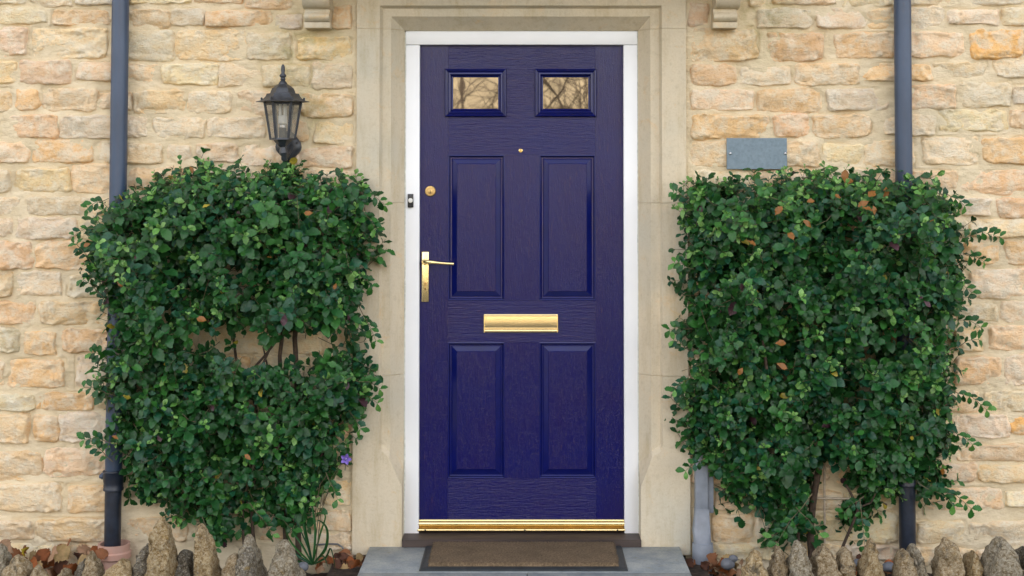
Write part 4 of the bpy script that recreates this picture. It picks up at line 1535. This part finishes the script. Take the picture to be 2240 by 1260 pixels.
    # single dangling sprays, given leaf by leaf
    for (ax_, ay_, bx_, by_) in extra:
        dep_ = rs.uniform(.12, .22)
        p0 = P(ax_, ay_, YW - dep_); p3 = P(bx_, by_, YW - dep_ - .02)
        dr = p3 - p0
        p1 = p0 + dr * .5 + Vector((0, 0, abs(dr.x) * .16))
        st_pts = [p0 - dr * .4, p0, p1, p3]
        tw.tube(st_pts, [.0022, .0018, .0014, .0009], 4, cap=False)
        nleaf = max(3, int(dr.length / .022))
        for k_ in range(nleaf + 1):
            t_ = k_ / nleaf
            pp = (p0.lerp(p1, t_ * 2) if t_ < .5 else p1.lerp(p3, t_ * 2 - 1))
            dn = dr.normalized()
            for s2 in (-1, 1):
                per = Vector((-dn.z, rs.gauss(-.2, .3), dn.x)) * s2
                ld = dn * rs.uniform(.4, 1.0) + per + Vector((0, 0, -.15))
                recs.append([frame(pp, ld, Vector((rs.gauss(0, .3), -.8, .7)), rs.uniform(.028, .042)), rs.randrange(10), rs.choice(('dark', 'dark2', 'blue', 'mid')) if k_ < nleaf else rs.choice(('mid', 'young')), .5, .04, -.5])
    for (px_, py_, s_) in brown:
        pp = P(px_, py_, YW - .02 - Tmax * 1.0)
        dd, cp = seg_dist(np.array([pp.x, pp.z]), poly)
        pp.y = YW - .03 - (Tmax * math.sqrt(min(1, dd / .16)) + .03) * 1.04
        recs.append([frame(pp, Vector((rs.gauss(0, 1), -.2, rs.gauss(0, .5))), Vector((rs.gauss(0, .5), -1, .6)), s_), rs.randrange(10), 'brown', 9, 9, -9])
    # the leaves that show largest become parts of their own
    order = sorted(range(len(recs)), key=lambda i: -(recs[i][3] + recs[i][4] * 3.0 - recs[i][5] * .05))
    big = set(order[:296])
    stuff = []
    for i, rc in enumerate(recs):
        M = rc[0]
        if i in big:
            o = bpy.data.objects.new('leaf', leaf_mesh(rc[1], rc[2]))
            COL.objects.link(o)
            o.parent = root
            mt = Matrix([list(M[0]), list(M[1]), list(M[2]), [0, 0, 0, 1]])
            mt.translation -= WLOC[root]
            o.matrix_basis = mt
        else:
            c_ = np.array(TINTS[rc[2]]) * rs.uniform(.75, 1.25)
            stuff.append((M, rc[1], c_))
    leaves_joined('foliage', stuff, root)
    tw.build('twigs', M_TWIG, root, kind='stuff')
    for pts, r0_, r1_ in trunks:
        wp = [P(a, b2, YW - dd_) for a, b2, dd_ in pts]
        # soften
        sm = []
        for i in range(len(wp) - 1):
            for q in range(5):
                t_ = q / 5
                pq_ = wp[i].lerp(wp[i + 1], t_)
                pq_ += Vector((mn.noise(pq_ * 9), mn.noise(pq_ * 9 + Vector((5, 5, 5))), 0)) * .006
                sm.append(pq_)
        sm.append(wp[-1])
        MB().tube(sm, [r0_ + (r1_ - r0_) * i / (len(sm) - 1) for i in range(len(sm))], 8).build('stem', M_BARK, root, smooth=60)
    return root


LO = [(250, 430), (272, 402), (310, 383), (370, 366), (430, 350), (500, 352), (560, 356), (630, 360), (700, 372), (765, 376), (792, 395), (800, 430), (815, 470), (812, 540),
      (805, 620), (795, 700), (790, 760), (800, 820), (800, 880), (775, 925), (745, 950), (730, 1000), (715, 1060), (690, 1100), (690, 1130), (650, 1145), (610, 1150), (570, 1130), (505, 1130), (485, 1205), (420, 1205), (410, 1140), (350, 1120),
      (290, 1110), (262, 1080), (255, 1020), (240, 990), (222, 955), (225, 900), (215, 860), (225, 800), (228, 740), (222, 690), (205, 640), (190, 590), (180, 530), (200, 480), (215, 450)]
RO = [(1492, 400), (1530, 374), (1590, 378), (1640, 382), (1700, 372), (1780, 366), (1860, 372), (1930, 374), (1990, 372), (2040, 392), (2080, 420), (2105, 460), (2120, 520), (2125, 570),
      (2115, 640), (2095, 700), (2090, 760), (2100, 820), (2100, 880), (2098, 950), (2092, 1010), (2085, 1060), (2075, 1095), (2000, 1080), (1950, 1110), (1895, 1150), (1872, 1150), (1866, 1070), (1800, 1045), (1790, 1080), (1790, 1180), (1700, 1192), (1695, 1130),
      (1660, 1125), (1640, 1105), (1610, 1120), (1580, 1080), (1560, 1040), (1520, 1010), (1505, 950), (1500, 880), (1500, 800), (1488, 740), (1492, 670), (1500, 600), (1488, 540), (1492, 480), (1490, 440)]
shrub('clipped_shrub', 'clipped evergreen shrub under the lantern with a bare gap showing its stems', LO,
      [(612, 744, 152, 54, .96), (468, 748, 60, 26, .7), (700, 748, 60, 36, .8), (540, 1062, 70, 30, .7), (350, 1070, 40, 40, .5), (560, 900, 60, 34, .6), (480, 890, 40, 25, .5), (740, 590, 40, 22, .4), (300, 960, 28, 60, .4)], [],
      1750, 21,
      [([(655, 1245, .05), (648, 1100, .05), (652, 900, .06), (645, 740, .07), (655, 600, .09)], .013, .009),
       ([(628, 1245, .06), (618, 1000, .06), (612, 780, .06), (630, 620, .1)], .011, .007),
       ([(560, 1245, .05), (545, 1050, .05), (520, 820, .05), (500, 640, .1)], .008, .005),
       ([(590, 1000, .07), (550, 850, .07), (600, 740, .1), (640, 660, .12)], .006, .004),
       ([(560, 800, .08), (610, 740, .09), (680, 700, .1), (730, 660, .12)], .005, .003),
       ([(535, 1200, .06), (530, 1100, .06), (560, 980, .08)], .006, .004),
       ([(590, 820, .04), (575, 760, .05), (590, 700, .06)], .004, .003)],
      [(460, 699, .04), (265, 612, .03), (690, 465, .035), (185, 535, .03), (555, 1000, .03), (590, 560, .025), (410, 380, .03), (260, 960, .025), (735, 620, .025)],
      extra=[(795, 425, 842, 448), (800, 470, 822, 500), (785, 600, 812, 625), (795, 690, 822, 745), (785, 835, 830, 850), (790, 865, 825, 882), (765, 900, 788, 938), (238, 968, 186, 962), (235, 1000, 205, 975), (232, 860, 184, 848), (225, 780, 200, 772), (215, 600, 168, 535), (208, 500, 162, 515), (225, 440, 192, 455), (215, 640, 182, 612), (560, 1120, 596, 1170), (600, 1130, 640, 1160), (450, 1150, 470, 1200), (720, 1050, 738, 1092)])
shrub('clipped_shrub', 'dense clipped evergreen shrub below the slate plaque with brown leaves caught in its top', RO,
      [(1835, 1020, 55, 45, .85), (1640, 960, 40, 40, .5), (1830, 540, 20, 16, .7), (1960, 590, 22, 22, .7), (1700, 650, 22, 24, .6), (1720, 800, 36, 30, .6), (1900, 760, 40, 26, .6), (1640, 740, 26, 30, .6), (1850, 880, 34, 40, .6)], [],
      2100, 42,
      [([(1778, 1250, .06), (1772, 1150, .06), (1785, 1060, .07), (1800, 950, .1), (1820, 800, .12)], .016, .012),
       ([(1745, 1250, .08), (1748, 1150, .1), (1745, 1080, .14)], .006, .004),
       ([(1820, 1250, .1), (1850, 1180, .1), (1878, 1110, .1), (1850, 1060, .1)], .007, .005),
       ([(1878, 1110, .1), (1905, 1100, .1), (1915, 1080, .12)], .004, .003),
       ([(1680, 840, .27), (1668, 740, .28), (1664, 680, .27)], .007, .005)],
      [(1718, 507, .04), (1768, 497, .04), (1630, 525, .035), (1690, 470, .04), (1860, 400, .05), (1900, 440, .045), (1920, 418, .05), (1880, 392, .045), (1840, 432, .04), (1950, 408, .05), (1690, 748, .04), (1693, 790, .045), (1582, 785, .03), (2020, 492, .03),
       (1905, 470, .035), (1780, 440, .03), (2065, 1042, .03), (1620, 800, .03), (1880, 455, .04)],
      extra=[(2110, 520, 2186, 518), (2120, 560, 2152, 572), (2060, 1075, 2124, 1112), (2030, 1070, 2085, 1105), (2095, 860, 2158, 896), (2095, 700, 2146, 716), (2095, 760, 2140, 742), (1505, 830, 1476, 852), (1500, 720, 1466, 722), (1498, 760, 1474, 745), (1878, 1095, 1848, 1120), (1884, 1120, 1892, 1195), (1755, 1110, 1700, 1188), (1750, 1120, 1790, 1168), (1740, 1150, 1690, 1175), (2095, 950, 2128, 972), (2080, 430, 2110, 450), (1495, 430, 1474, 420), (1505, 585, 1476, 575), (1530, 1010, 1500, 1030), (2060, 600, 2125, 640)])

# ------------------------------------------------------------------ fallen leaves on the bed
def leaf_heap(name, label, spots, seed, parent_loc):
    root = thing(name, parent_loc, label, 'fallen leaves')
    rs = random.Random(seed)
    for (px_, py_, L, tint) in spots:
        pp = P(px_, py_, YW - rs.uniform(.06, .16))
        v, f = LG[rs.randrange(10)]
        q = np.array(v)
        q[:, 0] *= 1.7
        q[:, 2] = q[:, 2] * 2.2 + .18 * np.sin(q[:, 0] * 7 + rs.random() * 6) * q[:, 1]
        M = frame(Vector((0, 0, 0)), Vector((rs.gauss(0, 1), rs.gauss(0, .3), rs.gauss(.2, .4))), Vector((rs.gauss(0, .3), -1, .7)), L)
        W = q @ M[:, :3].T
        me = bpy.data.meshes.new('leaf')
        me.from_pydata(W.tolist(), [], f.tolist())
        me.shade_smooth()
        c_ = np.array({'b': (0.22, 0.085, 0.035), 'p': (0.34, 0.20, 0.12), 't': (0.42, 0.28, 0.13), 'y': (0.42, 0.30, 0.03), 'r': (0.30, 0.09, 0.025), 'd': (0.09, 0.035, 0.02)}[tint]) * rs.uniform(.8, 1.2)
        tint_attr(me, np.tile(c_, (len(W), 1)))
        me.materials.append(M_DEAD)
        link('leaf', me, root, pp)
    return root


rs = random.Random(9)
sp = [(18, 1205, .05, 'p'), (30, 1210, .06, 'p'), (46, 1202, .04, 'y'), (58, 1212, .05, 'b'), (12, 1216, .06, 'b'), (90, 1222, .07, 't'), (104, 1228, .06, 'b'), (128, 1212, .07, 'p'), (145, 1206, .06, 'b'),
      (150, 1222, .07, 't'), (168, 1214, .06, 'p'), (185, 1210, .06, 'd'), (120, 1240, .06, 'r'), (100, 1246, .06, 'b'), (138, 1236, .07, 'r'), (84, 1238, .06, 'r'), (195, 1206, .04, 'r'), (205, 1222, .05, 'b')]
sp += [(rs.uniform(-120, 215), rs.uniform(1222, 1262), rs.uniform(.04, .065), rs.choice('bprdtb')) for _ in range(55)]
leaf_heap('leaf_litter', 'brown fallen leaves with one yellow leaf heaped at the foot of the left hand wall', sp, 4, (X(100, YW), YW - .1, ZG))
sp = [(rs.uniform(705, 790), rs.uniform(1218, 1262), rs.uniform(.03, .05), rs.choice('bprdtb')) for _ in range(32)]
leaf_heap('leaf_litter', 'reddish brown fallen leaves in the corner left of the doorstep', sp, 5, (X(750, YW), YW - .1, ZG))
sp = [(rs.uniform(1500, 1620), rs.uniform(1228, 1262), rs.uniform(.03, .05), rs.choice('bprdtb')) for _ in range(34)]
sp += [(rs.uniform(1860, 1960), rs.uniform(1225, 1262), rs.uniform(.03, .045), rs.choice('bprd')) for _ in range(14)]
leaf_heap('leaf_litter', 'brown fallen leaves around the foot of the light grey pipe', sp, 6, (X(1560, YW), YW - .1, ZG))

# cobbles in the bed
for (px_, py_, r_, lab) in ((662, 1240, .024, 'round grey cobble behind the rightmost coping stone of the left garden wall'), (1592, 1234, .028, 'grey cobble on the bed beside the light grey pipe'),
                           (1604, 1222, .018, 'small pale blue grey cobble behind the leftmost coping stone of the right garden wall'), (1944, 1240, .026, 'dark grey cobble behind the gap in the right garden wall'), (1876, 1232, .02, 'grey cobble between two coping stones of the right garden wall')):
    c = P(px_, py_, YW - .22)
    vs_, fs_ = [], []
    n, m = 16, 10
    for j in range(m + 1):
        for i in range(n):
            a, b2 = 2 * math.pi * i / n, math.pi * (j / m - .5)
            d_ = Vector((math.cos(a) * math.cos(b2), math.sin(a) * math.cos(b2), .8 * math.sin(b2)))
            vs_.append(c + d_ * r_ * (1 + .15 * mn.noise(d_ * 1.5 + c * 20)))
    for j in range(m):
        for i in range(n):
            fs_.append((j * n + i, j * n + (i + 1) % n, (j + 1) * n + (i + 1) % n, (j + 1) * n + i))
    o = MB().add(vs_, fs_).build('cobble', M_COBBLE, None, smooth=180)
    tagit(o, lab, 'cobble')

# ------------------------------------------------------------------ bellflower with strap leaves
M_STRAP = leaf_mat('strap_leaf', 0.4, .12)
bf = thing('bellflower', P(690, 1240, YW - .1), 'strap leaved bellflower with one violet bloom beside the stone surround', 'flowering plant')
rs = random.Random(31)


def strap(pts, w0, tint, parent=bf):
    pts = [Vector(p_) for p_ in pts]
    sm = []
    for i in range(len(pts) - 1):
        p0 = pts[max(i - 1, 0)]; p1 = pts[i]; p2 = pts[i + 1]; p3 = pts[min(i + 2, len(pts) - 1)]
        for q in range(5):
            t_ = q / 5
            sm.append(0.5 * ((2 * p1) + (p2 - p0) * t_ + (2 * p0 - 5 * p1 + 4 * p2 - p3) * t_ ** 2 + (3 * p1 - p0 - 3 * p2 + p3) * t_ ** 3))
    sm.append(pts[-1])
    vs_, fs_ = [], []
    n = len(sm)
    for i, p_ in enumerate(sm):
        t_ = (sm[min(i + 1, n - 1)] - sm[max(i - 1, 0)]).normalized()
        sd2 = t_.cross(Vector((0, 1, 0)))
        sd2 = sd2.normalized() if sd2.length > 1e-4 else Vector((1, 0, 0))
        ww = w0 * (1 - (i / (n - 1)) ** 2) * (.5 + .5 * min(1, i / 4)) + .0004
        vs_ += [p_ - sd2 * ww + Vector((0, -.003, 0)), p_, p_ + sd2 * ww + Vector((0, -.003, 0))]
    for i in range(n - 1):
        a = i * 3
        fs_ += [(a, a + 1, a + 4, a + 3), (a + 1, a + 2, a + 5, a + 4)]
    me_o = MB().add(vs_, fs_).build('strap_leaf', M_STRAP, parent, smooth=180)
    tint_attr(me_o.data, np.tile(np.array(TINTS[tint]) * rs.uniform(.8, 1.2), (len(me_o.data.vertices), 1)))


B0 = (684, 1235)
for arr in ([B0, (700, 1170), (712, 1130), (700, 1122), (684, 1126)], [B0, (712, 1200), (716, 1160), (702, 1140), (690, 1140)], [B0, (672, 1180), (664, 1130), (668, 1105)],
            [B0, (640, 1190), (622, 1150)], [B0, (665, 1150), (672, 1110), (688, 1090)], [B0, (705, 1215), (718, 1240)], [B0, (650, 1215), (632, 1190), (625, 1165)], [B0, (690, 1160), (680, 1080), (690, 1050)],
            [B0, (712, 1220), (724, 1200), (735, 1250)], [B0, (660, 1190), (640, 1160), (650, 1130)], [B0, (640, 1225), (600, 1222)], [B0, (645, 1210), (610, 1190)], [B0, (675, 1200), (648, 1140), (634, 1128)]):
    dd = rs.uniform(.10, .2)
    strap([P(a, b2, YW - dd - .01 * i) for i, (a, b2) in enumerate(arr)], rs.uniform(.003, .006), rs.choice(('dark2', 'dark', 'blue', 'mid')))
for arr in ([(684, 1235), (694, 1150), (705, 1080), (735, 1030), (752, 1010)], [(686, 1235), (690, 1120), (700, 1060), (722, 1030)], [(690, 1235), (702, 1120), (724, 1060), (742, 1025)]):
    MB().tube([P(a, b2, YW - .12) for a, b2 in arr], [.0022, .002, .0016, .0012, .001][:len(arr)], 6).build('flower_stem', M_TWIG, bf, smooth=60)
fc = P(757, 1004, YW - .13)
m_pet = simple('violet_petal', (0.24, 0.16, 0.60), 0.5, var=0.15, vscale=60, bumps=0.1)
vs_, fs_ = [(fc.x, fc.y + .012, fc.z)], []
for k_ in range(20):
    a = 2 * math.pi * k_ / 20
    rr_ = (.0215 if k_ % 4 == 0 else (.018 if k_ % 2 else .0145))
    vs_.append((fc.x + rr_ * .5 * math.cos(a), fc.y + .002, fc.z + rr_ * .5 * math.sin(a)))
for k_ in range(20):
    a = 2 * math.pi * k_ / 20
    rr_ = (.0235 if k_ % 4 == 0 else (.019 if k_ % 2 else .0135))
    vs_.append((fc.x + rr_ * math.cos(a), fc.y - .006, fc.z + rr_ * math.sin(a)))
for k_ in range(20):
    n2 = (k_ + 1) % 20
    fs_ += [(0, 1 + k_, 1 + n2), (1 + k_, 21 + k_, 21 + n2, 1 + n2)]
fo = MB().add(vs_, fs_).build('bloom', m_pet, bf, smooth=60)
MB().tube([(fc.x, fc.y + .008, fc.z), (fc.x + .001, fc.y - .008, fc.z + .002)], .0014, 6).build('pistil', M_BUTTON, fo)

# trellis behind the right shrub
YT = YW - .035
tre = thing('trellis', P(1800, 1190, YT), 'thin cream wire trellis showing under the right hand shrub', 'trellis')
MB().tube([P(1804, 1188, YT), P(1803, 900, YT), P(1800, 600, YT)], .0042, 8).build('upright', M_TRELLIS, tre, smooth=60)
MB().tube([P(1782, 1090, YT - .008), P(1868, 1091, YT - .008)], .0042, 8).build('crossbar', M_TRELLIS, tre, smooth=60)
MB().tube([P(1600, 700, YT - .008), P(2040, 700, YT - .008)], .0042, 8).build('crossbar', M_TRELLIS, tre, smooth=60)
MB().tube([P(1600, 900, YT), P(1600, 500, YT)], .0042, 8).build('upright', M_TRELLIS, tre, smooth=60)

# ------------------------------------------------------------------ across the road (seen mirrored in the panes, paint and brass)
oh = thing('opposite_house', (0, -26, ZR), 'sunlit stone house across the road behind the camera', 'house')
M_OPP = simple('sunlit_stone', (0.44, 0.36, 0.235), 0.9, var=0.25, vscale=1.6, bumps=0.5, bscale=9, bd=0.03, stretch=(1, 1, 2))
M_OROOF = simple('stone_tiles', (0.20, 0.16, 0.12), 0.9, var=0.2, vscale=5, bumps=0.4, bscale=20)
M_OWIN = simple('window_glass_far', (0.03, 0.035, 0.04), 0.1, var=0.1, bumps=0)
MB().box(-5.6, 5.6, -33, -26, ZR, 4.5).build('wall', M_OPP, oh)
MB().add([(-5.9, -25.7, 4.45), (5.9, -25.7, 4.45), (5.9, -29.5, 7.0), (-5.9, -29.5, 7.0), (5.9, -33.3, 4.45), (-5.9, -33.3, 4.45)],
         [(0, 1, 2, 3), (3, 2, 4, 5), (0, 3, 5), (1, 4, 2)]).build('roof', M_OROOF, oh)
for wx in (-4.2, -2.6, 2.9, 4.4):
    for wz in (0.6,):
        fo = MB().box(wx - .6, wx + .6, -26.04, -25.94, wz, wz + 1.3, 0).build('window_frame', M_WHITE, oh)
        MB().box(wx - .5, wx - .03, -25.935, -25.93, wz + .1, wz + 1.2).build('pane', M_OWIN, fo)
        MB().box(wx + .03, wx + .5, -25.935, -25.93, wz + .1, wz + 1.2).build('pane', M_OWIN, fo)


def bare_tree(x, y, h, seed, label):
    rs = random.Random(seed)
    root = thing('bare_tree', (x, y, ZR), label, 'tree', 'bare trees behind the camera')
    tr = MB(); br = MB()

    def grow(p, d, L, r, lev):
        n = 4
        pts = [p]; q = p.copy(); dd = d.copy()
        for i in range(n):
            dd = (dd + Vector((rs.gauss(0, .14), rs.gauss(0, .14), rs.gauss(.02, .1)))).normalized()
            q = q + dd * L / n
            pts.append(q.copy())
        (tr if lev == 0 else br).tube(pts, [r * (1 - .45 * i / n) for i in range(n + 1)], 6 if lev < 2 else 4, cap=False)
        if lev >= 5: return
        kids = 3 if lev < 4 else 2
        for k_ in range(kids):
            t_ = rs.uniform(.35, 1)
            bp_ = pts[int(t_ * n)]
            ax = dd.orthogonal().normalized()
            a = rs.uniform(0, 6.28)
            ax = ax * math.cos(a) + dd.cross(ax) * math.sin(a)
            nd = (dd * rs.uniform(.6, .9) + ax * rs.uniform(.5, .9)).normalized()
            grow(bp_, nd, L * rs.uniform(.6, .8), r * .55, lev + 1)
        grow(pts[-1], dd, L * .8, r * .6, lev + 1)
    grow(Vector((x, y, ZR)), Vector((0, 0, 1)), h * .36, .085, 0)
    tr.build('trunk', M_BARK, root)
    br.build('branches', M_BARK, root, kind='stuff')


bare_tree(-1.1, -15.5, 6.0, 3, 'bare branched tree by the road behind the camera on the left')
bare_tree(0.9, -14.2, 5.6, 8, 'bare branched tree by the road behind the camera on the right')
